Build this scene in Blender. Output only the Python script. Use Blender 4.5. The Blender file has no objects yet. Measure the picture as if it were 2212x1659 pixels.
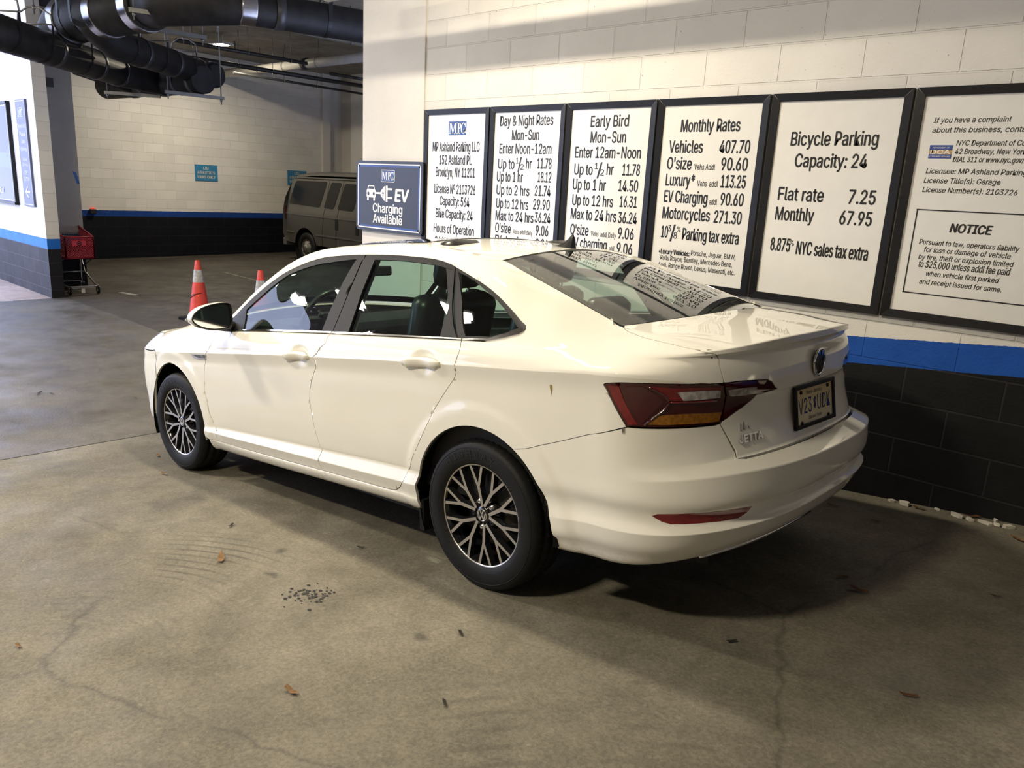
import bpy, bmesh, math, random
import numpy as np
from mathutils import Vector, Matrix
random.seed(7)
scn = bpy.context.scene
COL = scn.collection
PI = math.pi

# ------------------------------------------------------------------ camera
cam_d = bpy.data.cameras.new('camera'); cam = bpy.data.objects.new('camera', cam_d); COL.objects.link(cam)
CAM_R = [[0.7340319, 0.6771537, 0.0515759], [-0.201595, 0.1447453, 0.9687147], [-0.6485034, 0.721465, -0.2427585]]
CAM_C = [4.62297, -4.41676, 1.63145]
m = Matrix(((CAM_R[0][0], CAM_R[1][0], -CAM_R[2][0], CAM_C[0]),
            (CAM_R[0][1], CAM_R[1][1], -CAM_R[2][1], CAM_C[1]),
            (CAM_R[0][2], CAM_R[1][2], -CAM_R[2][2], CAM_C[2]), (0, 0, 0, 1)))
cam.matrix_world = m
cam_d.sensor_fit = 'HORIZONTAL'; cam_d.sensor_width = 36.0; cam_d.lens = 1659.176 / 2212 * 36.0
cam_d.clip_start = .02; cam_d.clip_end = 200
scn.camera = cam

# ------------------------------------------------------------------ world, exposure, lights
scn.view_settings.view_transform = 'Standard'; scn.view_settings.look = 'None'
scn.view_settings.exposure = 0.0; scn.view_settings.gamma = 1.0
try: scn.view_settings.use_curve_mapping = False
except Exception: pass
try:
    scn.cycles.use_denoising = True
    scn.cycles.max_bounces = 8; scn.cycles.diffuse_bounces = 4; scn.cycles.glossy_bounces = 4
    scn.cycles.transparent_max_bounces = 12; scn.cycles.transmission_bounces = 6
    scn.cycles.caustics_reflective = False; scn.cycles.caustics_refractive = False
    scn.cycles.sample_clamp_indirect = 6.0
except Exception: pass
world = bpy.data.worlds.new('world'); scn.world = world; world.use_nodes = True
wb = world.node_tree.nodes['Background']; wb.inputs[0].default_value = (.60, .69, 1.0, 1); wb.inputs[1].default_value = 4.5

LAMP_Z = 4.02
def lamp_z(x): return 4.17 if x < -9 else LAMP_Z
def lamp_light(x, y, power, size=(.62, .20), color=(1.0, .88, .66), z=None, rot=0.0, spread=PI):
    d = bpy.data.lights.new('lamp_light', 'AREA'); d.shape = 'RECTANGLE'; d.size, d.size_y = size
    d.energy = power; d.color = color; d.spread = spread
    o = bpy.data.objects.new('lamp_light', d); COL.objects.link(o)
    if z is None: z = lamp_z(x)
    o.location = (x, y, z - .075); o.rotation_euler = (0, 0, rot)
    return o
# (x, y, watts, rotation): the garage's LED ceiling fixtures, then a fill lamp added for the foreground
LAMPS = [(-11.0, 3.55, 120, 0.3), (.9, -1.95, 125, 0.0), (-1.95, -4.3, 150, 0.0), (-4.7, -4.7, 165, 0.0), (-7.1, -5.1, 70, 0.0), (2.3, -5.9, 200, 0.0)]
for lx, ly, lp, lr in LAMPS: lamp_light(lx, ly, lp, rot=lr)

# ------------------------------------------------------------------ helpers
def tag(o, label=None, cat=None, group=None, kind=None):
    if label: o['label'] = label
    if cat: o['category'] = cat
    if group: o['group'] = group
    if kind: o['kind'] = kind
    return o
def empty(name, loc=(0, 0, 0), rotz=0.0, mat=None):
    o = bpy.data.objects.new(name, None); COL.objects.link(o); o.empty_display_size = .1
    if mat is not None: o.matrix_world = mat
    else: o.location = loc; o.rotation_euler = (0, 0, rotz)
    return o
def mesh_obj(name, verts, faces, mat, parent=None, smooth=False, mats=None, fmat=None):
    me = bpy.data.meshes.new(name); me.from_pydata([tuple(v) for v in verts], [], [tuple(f) for f in faces])
    return finish(name, me, mat, parent, smooth, mats, fmat)
def finish(name, me, mat, parent=None, smooth=False, mats=None, fmat=None):
    for mm in (mats or [mat]):
        if mm: me.materials.append(mm)
    if fmat is not None:
        for p, i in zip(me.polygons, fmat): p.material_index = i
    if smooth:
        for p in me.polygons: p.use_smooth = True
    me.validate(); me.update()
    o = bpy.data.objects.new(name, me); COL.objects.link(o)
    if parent: o.parent = parent
    return o
def bm_obj(name, bm, mat, parent=None, smooth=False, sharp=None, mats=None, loc=None, rot=None):
    if sharp is not None:
        for e in bm.edges:
            if len(e.link_faces) == 2 and e.calc_face_angle(0) > sharp: e.smooth = False
        for f in bm.faces: f.smooth = True
    me = bpy.data.meshes.new(name); bm.to_mesh(me); bm.free()
    o = finish(name, me, mat, parent, smooth, mats)
    if loc: o.location = loc
    if rot: o.rotation_euler = rot
    return o
def bm_box(bm, c, s, rot=None, bevel=0.0, mi=0):
    r = bmesh.ops.create_cube(bm, size=1.0); vs = r['verts']
    M = Matrix.Translation(c) @ (rot.to_4x4() if rot is not None else Matrix.Identity(4)) @ Matrix.Diagonal((s[0], s[1], s[2], 1))
    bmesh.ops.transform(bm, matrix=M, verts=vs)
    fs = list({f for v in vs for f in v.link_faces})
    for f in fs: f.material_index = mi
    if bevel > 0:
        es = list({e for v in vs for e in v.link_edges})
        rr = bmesh.ops.bevel(bm, geom=es, offset=bevel, segments=2, affect='EDGES', profile=.5)
        for f in rr['faces']: f.material_index = mi
    return vs
def bm_tube(bm, pts, r, n=10, closed=False, caps=True, mi=0):
    """tube along a polyline; r number or list"""
    pts = [Vector(p) for p in pts]; N = len(pts); rings = []
    up = Vector((0, 0, 1)); prev = None
    for i, p in enumerate(pts):
        if closed: t = pts[(i + 1) % N] - pts[i - 1]
        else: t = pts[min(i + 1, N - 1)] - pts[max(i - 1, 0)]
        t.normalize()
        if prev is None:
            a = t.cross(up)
            if a.length < 1e-3: a = t.cross(Vector((1, 0, 0)))
            a.normalize()
        else:
            a = prev - t * prev.dot(t)
            a.normalize()
        prev = a; b = t.cross(a); rr = r[i] if hasattr(r, '__len__') else r
        rings.append([bm.verts.new(p + (a * math.cos(2 * PI * k / n) + b * math.sin(2 * PI * k / n)) * rr) for k in range(n)])
    for i in range(N if closed else N - 1):
        A, B = rings[i], rings[(i + 1) % N]
        for k in range(n):
            f = bm.faces.new((A[k], A[(k + 1) % n], B[(k + 1) % n], B[k])); f.smooth = True; f.material_index = mi
    if caps and not closed:
        f = bm.faces.new(rings[0][::-1]); f.material_index = mi
        f = bm.faces.new(rings[-1]); f.material_index = mi
    return rings
def bm_lathe(bm, prof, n=48, axis='z', mi=None, cap=False):
    """profile of (r, h) revolved; axis z or y"""
    rings = []
    for r, h in prof:
        ring = []
        for k in range(n):
            a = 2 * PI * k / n
            p = (r * math.cos(a), r * math.sin(a), h) if axis == 'z' else (r * math.cos(a), h, r * math.sin(a))
            ring.append(bm.verts.new(p))
        rings.append(ring)
    for i in range(len(rings) - 1):
        for k in range(n):
            f = bm.faces.new((rings[i][k], rings[i][(k + 1) % n], rings[i + 1][(k + 1) % n], rings[i + 1][k])); f.smooth = True
            if mi: f.material_index = mi[i]
    if cap:
        for rg in (rings[0], rings[-1]):
            try: bm.faces.new(rg)
            except ValueError: pass
    return rings
def bm_prism(bm, poly, h0, h1, M=None, mi=0, mi_top=None):
    """2D polygon extruded from h0 to h1 along local z, placed by M"""
    M = M or Matrix.Identity(4)
    lo = [bm.verts.new(M @ Vector((x, y, h0))) for x, y in poly]; hi = [bm.verts.new(M @ Vector((x, y, h1))) for x, y in poly]
    n = len(poly); fs = []
    for i in range(n):
        f = bm.faces.new((lo[i], lo[(i + 1) % n], hi[(i + 1) % n], hi[i])); f.material_index = mi; fs.append(f)
    f = bm.faces.new(hi); f.material_index = mi if mi_top is None else mi_top; fs.append(f)
    f = bm.faces.new(lo[::-1]); f.material_index = mi; fs.append(f)
    return fs
def frame_mat(o, x, y, z):
    return Matrix(((x[0], y[0], z[0], o[0]), (x[1], y[1], z[1], o[1]), (x[2], y[2], z[2], o[2]), (0, 0, 0, 1)))

# ------------------------------------------------------------------ materials
def new_mat(name):
    m = bpy.data.materials.new(name); m.use_nodes = True
    nt = m.node_tree; return m, nt, nt.nodes['Principled BSDF']
def node(nt, typ, **kw):
    n = nt.nodes.new(typ)
    for k, v in kw.items():
        if k.startswith('i_'): n.inputs[k[2:].replace('_', ' ')].default_value = v
        else: setattr(n, k, v)
    return n
def ramp(nt, stops):
    r = nt.nodes.new('ShaderNodeValToRGB'); cr = r.color_ramp
    while len(cr.elements) > 1: cr.elements.remove(cr.elements[-1])
    cr.elements[0].position = stops[0][0]; cr.elements[0].color = stops[0][1]
    for p, c in stops[1:]:
        e = cr.elements.new(p); e.color = c
    return r
def g4(v): return (v, v, v, 1)
def c4(c): return (c[0], c[1], c[2], 1)
def simple(name, col, rough=.5, metal=0.0, coat=0.0, coat_rough=.05, var=.06, scale=12.0, bump=0.0, spec=.5, emit=None, emit_s=0.0):
    """plain surface with a faint procedural mottling so that nothing is perfectly flat"""
    m, nt, b = new_mat(name)
    b.inputs['Roughness'].default_value = rough; b.inputs['Metallic'].default_value = metal
    b.inputs['Coat Weight'].default_value = coat; b.inputs['Coat Roughness'].default_value = coat_rough
    b.inputs['Specular IOR Level'].default_value = spec
    tc = node(nt, 'ShaderNodeTexCoord'); nz = node(nt, 'ShaderNodeTexNoise'); nz.inputs['Scale'].default_value = scale; nz.inputs['Detail'].default_value = 4
    nt.links.new(tc.outputs['Object'], nz.inputs['Vector'])
    lo = tuple(max(0, x * (1 - var)) for x in col); hi = tuple(min(1, x * (1 + var)) for x in col)
    r = ramp(nt, [(.3, c4(lo)), (.7, c4(hi))]); nt.links.new(nz.outputs['Fac'], r.inputs[0]); nt.links.new(r.outputs[0], b.inputs['Base Color'])
    if bump:
        bp = node(nt, 'ShaderNodeBump'); bp.inputs['Strength'].default_value = bump; bp.inputs['Distance'].default_value = .003
        nz2 = node(nt, 'ShaderNodeTexNoise'); nz2.inputs['Scale'].default_value = scale * 12; nt.links.new(tc.outputs['Object'], nz2.inputs['Vector'])
        nt.links.new(nz2.outputs['Fac'], bp.inputs['Height']); nt.links.new(bp.outputs[0], b.inputs['Normal'])
    if emit:
        b.inputs['Emission Color'].default_value = c4(emit); b.inputs['Emission Strength'].default_value = emit_s
    return m
def glass_mat(name, tint, refl=1.0, rough=.0, ior=1.5):
    m = bpy.data.materials.new(name); m.use_nodes = True; nt = m.node_tree; nt.nodes.clear()
    out = node(nt, 'ShaderNodeOutputMaterial'); mx = node(nt, 'ShaderNodeMixShader'); tr = node(nt, 'ShaderNodeBsdfTransparent'); gl = node(nt, 'ShaderNodeBsdfGlossy'); fr = node(nt, 'ShaderNodeFresnel')
    ge = node(nt, 'ShaderNodeNewGeometry'); mi = node(nt, 'ShaderNodeMix'); mi.inputs[2].default_value = ior; mi.inputs[3].default_value = 1 / ior; nt.links.new(ge.outputs['Backfacing'], mi.inputs[0]); nt.links.new(mi.outputs[0], fr.inputs[0]); tr.inputs[0].default_value = c4(tint); gl.inputs['Roughness'].default_value = rough; gl.inputs[0].default_value = (1, 1, 1, 1)
    mm = node(nt, 'ShaderNodeMath', operation='MULTIPLY', use_clamp=True); mm.inputs[1].default_value = refl
    nt.links.new(fr.outputs[0], mm.inputs[0]); nt.links.new(mm.outputs[0], mx.inputs[0]); nt.links.new(tr.outputs[0], mx.inputs[1]); nt.links.new(gl.outputs[0], mx.inputs[2]); nt.links.new(mx.outputs[0], out.inputs[0])
    return m

# ================================================================== THE SETTING
def floor_z(x, y):
    if x >= -1.2: return -.2475 + .09307 * x - .0146 * y
    zj = -.2475 + .09307 * -1.2 - .0146 * y
    zf = -.30 + .012 * max(0.0, y + .5)
    s = min(1.0, (-1.2 - x) / 5.0); s = s * s * (3 - 2 * s)
    return zj + (zf - zj) * s
def struct(o): o['kind'] = 'structure'; return o

def concrete_mat(name, dark, mid, light, rough=(.45, .8), arcs=True, grit=.35, spec=.35):
    m, nt, b = new_mat(name); L = nt.links.new
    tc = node(nt, 'ShaderNodeTexCoord'); co = tc.outputs['Object']
    def noise(s, d=6, rgh=.6, dist=0.0):
        n = node(nt, 'ShaderNodeTexNoise'); n.inputs['Scale'].default_value = s; n.inputs['Detail'].default_value = d; n.inputs['Roughness'].default_value = rgh; n.inputs['Distortion'].default_value = dist; L(co, n.inputs['Vector']); return n.outputs['Fac']
    def mix(a, bb, f, mode='MIX'):
        x = node(nt, 'ShaderNodeMix', data_type='RGBA', blend_type=mode)
        for i, v in ((0, f), (6, a), (7, bb)):
            if hasattr(v, 'is_output') or hasattr(v, 'links'): L(v, x.inputs[i])
            else: x.inputs[i].default_value = v
        return x.outputs[2]
    r1 = ramp(nt, [(.32, c4(dark)), (.5, c4(mid)), (.68, c4(light))]); L(noise(.9, 8, .62, .6), r1.inputs[0])
    r2 = ramp(nt, [(.33, g4(.72)), (.62, g4(1.12))]); L(noise(5.0, 8, .7, .3), r2.inputs[0])
    c = mix(r1.outputs[0], r2.outputs[0], .85, 'MULTIPLY')
    # fine grit
    r3 = ramp(nt, [(.42, g4(.74)), (.50, g4(1.0)), (.64, g4(1.3))]); L(noise(75, 6, .75), r3.inputs[0])
    c = mix(c, r3.outputs[0], grit * 2.2, 'MULTIPLY')
    r3b = ramp(nt, [(.60, g4(0)), (.70, g4(1))]); L(noise(38, 3, .6), r3b.inputs[0])
    fm = node(nt, 'ShaderNodeMath', operation='MULTIPLY'); L(r3b.outputs[0], fm.inputs[0]); fm.inputs[1].default_value = grit * .5
    c = mix(c, c4([min(1, v * 1.9) for v in light]), fm.outputs[0])
    # oil spots
    vo = node(nt, 'ShaderNodeTexVoronoi'); vo.inputs['Scale'].default_value = 1.7; vo.inputs['Randomness'].default_value = 1
    nd = node(nt, 'ShaderNodeTexNoise'); nd.inputs['Scale'].default_value = 6; L(co, nd.inputs['Vector'])
    ad = node(nt, 'ShaderNodeVectorMath', operation='MULTIPLY_ADD'); L(nd.outputs['Color'], ad.inputs[0]); ad.inputs[1].default_value = (.12, .12, 0); L(co, ad.inputs[2]); L(ad.outputs[0], vo.inputs['Vector'])
    r4 = ramp(nt, [(.035, g4(.38)), (.075, g4(1))]); L(vo.outputs['Distance'], r4.inputs[0])
    c = mix(c, r4.outputs[0], .8, 'MULTIPLY')
    # hairline cracks
    vc = node(nt, 'ShaderNodeTexVoronoi', feature='DISTANCE_TO_EDGE'); vc.inputs['Scale'].default_value = .42; L(ad.outputs[0], vc.inputs['Vector'])
    r5 = ramp(nt, [(.0, g4(.45)), (.006, g4(1))]); L(vc.outputs['Distance'], r5.inputs[0])
    msk = ramp(nt, [(.52, g4(0)), (.6, g4(.75))]); L(noise(.7, 2), msk.inputs[0])
    c = mix(c, mix(g4(1), r5.outputs[0], msk.outputs[0]), .8, 'MULTIPLY')
    if arcs:   # curved tyre scuffs
        for (ax, ay, sc, lo, hi, cx, cy, rad) in ((1.9, -3.9, 5.5, .7, 1.75, 1.55, -3.0, .75), (5.2, -4.6, 4.0, 1.1, 2.5, 3.75, -3.0, .9)):
            mp = node(nt, 'ShaderNodeMapping'); mp.inputs['Location'].default_value = (-ax, -ay, 0); L(co, mp.inputs[0])
            wv = node(nt, 'ShaderNodeTexWave', wave_type='RINGS', rings_direction='SPHERICAL'); wv.inputs['Scale'].default_value = sc; wv.inputs['Distortion'].default_value = .9; wv.inputs['Detail'].default_value = 2; wv.inputs['Detail Scale'].default_value = .8; L(mp.outputs[0], wv.inputs['Vector'])
            rr = ramp(nt, [(.70, g4(0)), (.95, g4(1))]); L(wv.outputs['Fac'], rr.inputs[0])
            ds = node(nt, 'ShaderNodeVectorMath', operation='DISTANCE'); L(co, ds.inputs[0]); ds.inputs[1].default_value = (cx, cy, floor_z(cx, cy))
            rm = ramp(nt, [(.0, g4(1)), (1.0, g4(0))]); dv = node(nt, 'ShaderNodeMath', operation='DIVIDE'); L(ds.outputs['Value'], dv.inputs[0]); dv.inputs[1].default_value = rad; L(dv.outputs[0], rm.inputs[0])
            nn = ramp(nt, [(.45, g4(0)), (.62, g4(1))]); L(noise(2.3, 6), nn.inputs[0])
            f1 = node(nt, 'ShaderNodeMath', operation='MULTIPLY'); L(rr.outputs[0], f1.inputs[0]); L(rm.outputs[0], f1.inputs[1])
            f2 = node(nt, 'ShaderNodeMath', operation='MULTIPLY'); L(f1.outputs[0], f2.inputs[0]); L(nn.outputs[0], f2.inputs[1])
            f3 = node(nt, 'ShaderNodeMath', operation='MULTIPLY'); L(f2.outputs[0], f3.inputs[0]); f3.inputs[1].default_value = .8
            c = mix(c, c4([v * .45 for v in dark]), f3.outputs[0])
    L(c, b.inputs['Base Color'])
    rr = ramp(nt, [(.35, g4(rough[0])), (.65, g4(rough[1]))]); L(noise(2.2, 6), rr.inputs[0]); L(rr.outputs[0], b.inputs['Roughness'])
    b.inputs['Specular IOR Level'].default_value = spec
    bp = node(nt, 'ShaderNodeBump'); bp.inputs['Strength'].default_value = .5; bp.inputs['Distance'].default_value = .004; L(noise(60, 5, .7), bp.inputs['Height']); L(bp.outputs[0], b.inputs['Normal'])
    return m
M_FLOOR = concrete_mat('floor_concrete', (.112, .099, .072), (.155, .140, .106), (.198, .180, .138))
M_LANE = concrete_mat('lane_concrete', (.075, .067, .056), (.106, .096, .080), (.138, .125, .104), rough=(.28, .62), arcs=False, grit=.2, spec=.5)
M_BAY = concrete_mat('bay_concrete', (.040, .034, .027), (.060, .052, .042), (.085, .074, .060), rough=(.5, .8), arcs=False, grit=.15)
M_WALK = concrete_mat('walkway_concrete', (.30, .24, .21), (.40, .32, .28), (.46, .38, .34), arcs=False, grit=.2)

def grid_floor(name, xs, ys, mat):
    vs = [(x, y, floor_z(x, y)) for x in xs for y in ys]; ny = len(ys)
    fs = [(i * ny + j, (i + 1) * ny + j, (i + 1) * ny + j + 1, i * ny + j + 1) for i in range(len(xs) - 1) for j in range(ny - 1)]
    return struct(mesh_obj(name, vs, fs, mat, smooth=True))
def lin(a, b, n): return [a + (b - a) * i / (n - 1) for i in range(n)]
grid_floor('floor', [-1.2, 0, 2, 4, 6, 9], lin(-11, .1, 12), M_FLOOR)
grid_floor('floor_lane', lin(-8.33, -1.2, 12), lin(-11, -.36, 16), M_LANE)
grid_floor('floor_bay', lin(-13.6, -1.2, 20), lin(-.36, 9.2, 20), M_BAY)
grid_floor('floor_walkway', lin(-24, -8.33, 10), lin(-14, -.36, 14), M_WALK)
bm = bmesh.new()                                   # the dark joint across the floor in front of the car
for y0 in lin(-11, -.2, 28)[:-1]:
    y1 = y0 + .4
    a = [(-1.208, y0), (-1.196, y0), (-1.196, y1), (-1.208, y1)]
    bm.faces.new([bm.verts.new((x, y, floor_z(x, y) + .0015)) for x, y in a])
struct(bm_obj('floor_joint', bm, simple('joint_dirt', (.03, .028, .025), .9)))

# ---- painted block walls
def cmu_mat(name, axis, u0, z0, bands, row=.2032, width=.4648, split=None, white=(.80, .775, .73), black=(.008, .008, .009), blue=(.012, .075, .36), grime=1.0, jit=.006, mort=.006):
    """painted concrete block: axis 0 = wall along x, 1 = wall along y; bands = (slope, black top, blue top)"""
    m, nt, b = new_mat(name); L = nt.links.new
    tc = node(nt, 'ShaderNodeTexCoord'); sp = node(nt, 'ShaderNodeSeparateXYZ'); L(tc.outputs['Object'], sp.inputs[0])
    U, Zc = sp.outputs[axis], sp.outputs[2]
    def mth(op, a, bb, clamp=False):
        n = node(nt, 'ShaderNodeMath', operation=op, use_clamp=clamp)
        for i, v in ((0, a), (1, bb)):
            if hasattr(v, 'links'): L(v, n.inputs[i])
            else: n.inputs[i].default_value = v
        return n.outputs[0]
    uu = mth('SUBTRACT', U, u0); zz = mth('SUBTRACT', Zc, z0)
    if split: zz = mth('SUBTRACT', zz, mth('MULTIPLY', mth('GREATER_THAN', Zc, split[0]), split[1]))
    cb = node(nt, 'ShaderNodeCombineXYZ'); L(uu, cb.inputs[0]); L(zz, cb.inputs[1])
    def noise(s, d=5, rg=.6):
        n = node(nt, 'ShaderNodeTexNoise'); n.inputs['Scale'].default_value = s; n.inputs['Detail'].default_value = d; n.inputs['Roughness'].default_value = rg; L(tc.outputs['Object'], n.inputs['Vector']); return n.outputs['Fac']
    br = node(nt, 'ShaderNodeTexBrick', offset=.5, offset_frequency=2, squash=1.0)
    for k, v in (('Scale', 1.0), ('Mortar Size', mort), ('Mortar Smooth', .35), ('Brick Width', width), ('Row Height', row), ('Bias', 0.0)): br.inputs[k].default_value = v
    br.inputs['Color1'].default_value = g4(1.0); br.inputs['Color2'].default_value = g4(.90); br.inputs['Mortar'].default_value = g4(.93)
    L(cb.outputs[0], br.inputs['Vector'])
    zs = mth('SUBTRACT', Zc, mth('MULTIPLY', U, bands[0]))
    zs = mth('ADD', zs, mth('MULTIPLY', mth('SUBTRACT', noise(26, 3), .5), jit * 2))
    fb = mth('LESS_THAN', zs, bands[1]); fw = mth('GREATER_THAN', zs, bands[2])
    w = ramp(nt, [(.3, c4([v * .90 for v in white])), (.62, c4(white))]); L(noise(1.3, 6), w.inputs[0])
    sp2 = ramp(nt, [(.655, g4(1)), (.70, g4(1 - .55 * grime))]); L(noise(42, 4, .7), sp2.inputs[0])
    def mix(a, bb, f, mode='MIX'):
        x = node(nt, 'ShaderNodeMix', data_type='RGBA', blend_type=mode)
        for i, v in ((0, f), (6, a), (7, bb)):
            if hasattr(v, 'links'): L(v, x.inputs[i])
            else: x.inputs[i].default_value = v
        return x.outputs[2]
    wc = mix(mix(w.outputs[0], br.outputs['Color'], 1.0, 'MULTIPLY'), sp2.outputs[0], 1.0, 'MULTIPLY')
    bk = ramp(nt, [(.35, c4(black)), (.7, c4([v * 1.7 for v in black]))]); L(noise(3, 6), bk.inputs[0])
    bkm = mix(bk.outputs[0], c4([v * 3.2 + .008 for v in black]), mth('MULTIPLY', br.outputs['Fac'], .6))
    bl = ramp(nt, [(.35, c4(blue)), (.7, c4([v * 1.25 for v in blue]))]); L(noise(5, 6), bl.inputs[0])
    c = mix(bl.outputs[0], wc, fw); c = mix(c, bkm, fb); L(c, b.inputs['Base Color'])
    b.inputs['Roughness'].default_value = .55; b.inputs['Specular IOR Level'].default_value = .18
    inv = mth('SUBTRACT', 1.0, br.outputs['Fac'])
    hh = mth('ADD', mth('MULTIPLY', inv, 1.0), mth('ADD', mth('MULTIPLY', noise(55, 6, .7), .35), mth('MULTIPLY', noise(9, 4), .25)))
    bp = node(nt, 'ShaderNodeBump'); bp.inputs['Strength'].default_value = .75; bp.inputs['Distance'].default_value = .008; L(hh, bp.inputs['Height']); L(bp.outputs[0], b.inputs['Normal'])
    return m
def smooth_paint(name, axis, bands, white=(.78, .755, .72), black=(.008, .008, .009), blue=(.012, .075, .36)):
    return cmu_mat(name, axis, .1, 0, bands, row=40, width=60, white=white, black=black, blue=blue, grime=.35)
def box(name, lo, hi, mat, parent=None, bevel=0.0):
    bm = bmesh.new(); bm_box(bm, [(a + b) / 2 for a, b in zip(lo, hi)], [b - a for a, b in zip(lo, hi)], bevel=bevel)
    return bm_obj(name, bm, mat, parent)
CEIL = 4.33
SLOPE = .09307
M_SIGNWALL = cmu_mat('block_paint_sign_wall', 0, 0.0, .2308 - .2032 * 2, (SLOPE, .502, .652), split=(1.6, .0452))
struct(box('wall_right', (-.475, 0, -.7), (9, .3, CEIL), M_SIGNWALL))
struct(box('wall_right_pillar', (-1.30, -.012, -.8), (-.475, .3, CEIL), smooth_paint('pillar_paint', 0, (SLOPE, .502, .652))))
M_FAR = cmu_mat('block_paint_far_wall', 1, 1.959, 2.87, (0, .652, .78), white=(.76, .73, .67), black=(.0045, .0045, .007), blue=(.010, .045, .21), width=.457, grime=.1, mort=.005)
struct(box('wall_far', (-13.8, -.36, -.5), (-13.5, 7.71, CEIL), M_FAR))
M_FARS = smooth_paint('far_smooth_paint', 1, (0, .652, .78), white=(.72, .69, .64))
struct(box('wall_far_pilaster', (-13.8, 7.71, -.5), (-13.40, 7.94, CEIL), M_FARS))
struct(box('wall_far_recess', (-13.8, 7.94, -.5), (-13.52, 8.68, CEIL), M_FARS))
struct(box('wall_back', (-13.52, 8.38, -.5), (9, 8.68, CEIL), smooth_paint('back_smooth_paint', 0, (0, .652, .78), white=(.72, .69, .64))))
struct(box('wall_back_pilaster', (-12.86, 8.20, -.5), (-12.3, 8.38, CEIL), smooth_paint('back_pilaster_paint', 0, (0, .652, .78), white=(.82, .80, .76))))
M_LEFT = cmu_mat('block_paint_left_wall', 0, -8.33, .436 - .2032 * 6, (0, .436, .59), white=(.84, .83, .81), blue=(.05, .20, .50), black=(.035, .036, .045), grime=.1)
M_LEFTEND = cmu_mat('block_paint_wall_end', 1, -.60, .436 - .2032 * 6, (0, .436, .59), white=(.78, .75, .68), width=.9, blue=(.012, .11, .42), grime=.1)
o = box('wall_left', (-24, -.54, -.6), (-8.33, -.36, 6.0), M_LEFT); struct(o)
o.data.materials.append(M_LEFTEND)
for p in o.data.polygons:
    if p.normal.x > .9: p.material_index = 1
M_COLUMN = smooth_paint('column_paint', 1, (0, .436, .59), white=(.40, .385, .365), black=(.005, .005, .008), blue=(.01, .05, .2))
struct(box('wall_left_column', (-9.95, -.36, -.5), (-9.28, .30, CEIL), M_COLUMN))
M_CEIL = concrete_mat('ceiling_concrete', (.20, .175, .14), (.27, .24, .19), (.33, .29, .235), arcs=False, grit=.1)
struct(box('ceiling', (-13.8, -.54, CEIL), (9.2, 9, CEIL + .25), M_CEIL))
struct(box('ceiling_lane', (-8.0, -11.2, CEIL), (9.2, -.54, CEIL + .25), M_CEIL))
struct(box('wall_near', (-6.5, -11.3, -.8), (9.2, -11.0, CEIL), cmu_mat('block_paint_near_wall', 0, 0, 0, (SLOPE, .5, .65))))
struct(box('wall_street', (9.0, -11.2, -.8), (9.3, 9, CEIL), cmu_mat('block_paint_end_wall', 1, 0, 0, (0, 1.3, 1.45))))
# faded stall lines on the bay floor
M_LINE = simple('stall_line_paint', (.40, .38, .33), .8, var=.3, scale=8)
def floor_strip(name, a, b, w, mat, lift=.004):
    a = Vector((a[0], a[1], 0)); b = Vector((b[0], b[1], 0)); d = (b - a).normalized(); n = Vector((-d.y, d.x, 0)) * w / 2; k = max(2, int((b - a).length / .4))
    vs = []; fs = []
    for i in range(k + 1):
        p = a + (b - a) * i / k
        for s in (-1, 1): q = p + n * s; vs.append((q.x, q.y, floor_z(q.x, q.y) + lift))
        if i: fs.append((2 * i - 2, 2 * i, 2 * i + 1, 2 * i - 1))
    return struct(mesh_obj(name, vs, fs, mat))
floor_strip('floor_marking', (-8.45, .50), (-8.03, .59), .09, M_LINE)
floor_strip('floor_marking', (-10.29, 3.19), (-8.71, 3.09), .07, simple('faint_line_paint', (.17, .155, .125), .85, var=.4, scale=6))

# ================================================================== THE CAR: body surface
# ---------------------------------------------------------------- car body surface
# car axes: x forward from the rear axle, y to the left, z up (metres)
def pchip(xk,yk,x):
    xk=np.asarray(xk,float);yk=np.asarray(yk,float);x=np.asarray(x,float)
    if xk[0]>xk[-1]: xk=xk[::-1];yk=yk[::-1]
    h=np.diff(xk);d=np.diff(yk)/h;n=len(xk);m=np.zeros(n)
    if n==2: return np.interp(x,xk,yk)
    # smooth (finite difference) tangents: C1 and rounder than pchip
    m[1:-1]=(d[:-1]*h[1:]+d[1:]*h[:-1])/(h[1:]+h[:-1])
    m[0]=d[0]+(d[0]-m[1])*.5;m[-1]=d[-1]+(d[-1]-m[-2])*.5
    xc=np.clip(x,xk[0],xk[-1]);i=np.clip(np.searchsorted(xk,xc)-1,0,n-2)
    t=(xc-xk[i])/h[i];t2=t*t;t3=t2*t
    return (2*t3-3*t2+1)*yk[i]+(t3-2*t2+t)*h[i]*m[i]+(3*t2-2*t3)*yk[i+1]+(t3-t2)*h[i]*m[i+1]
US=[3.1,2.7,2.3,2.0,1.5,1.0,.5,0,-.3,-.55]
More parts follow.
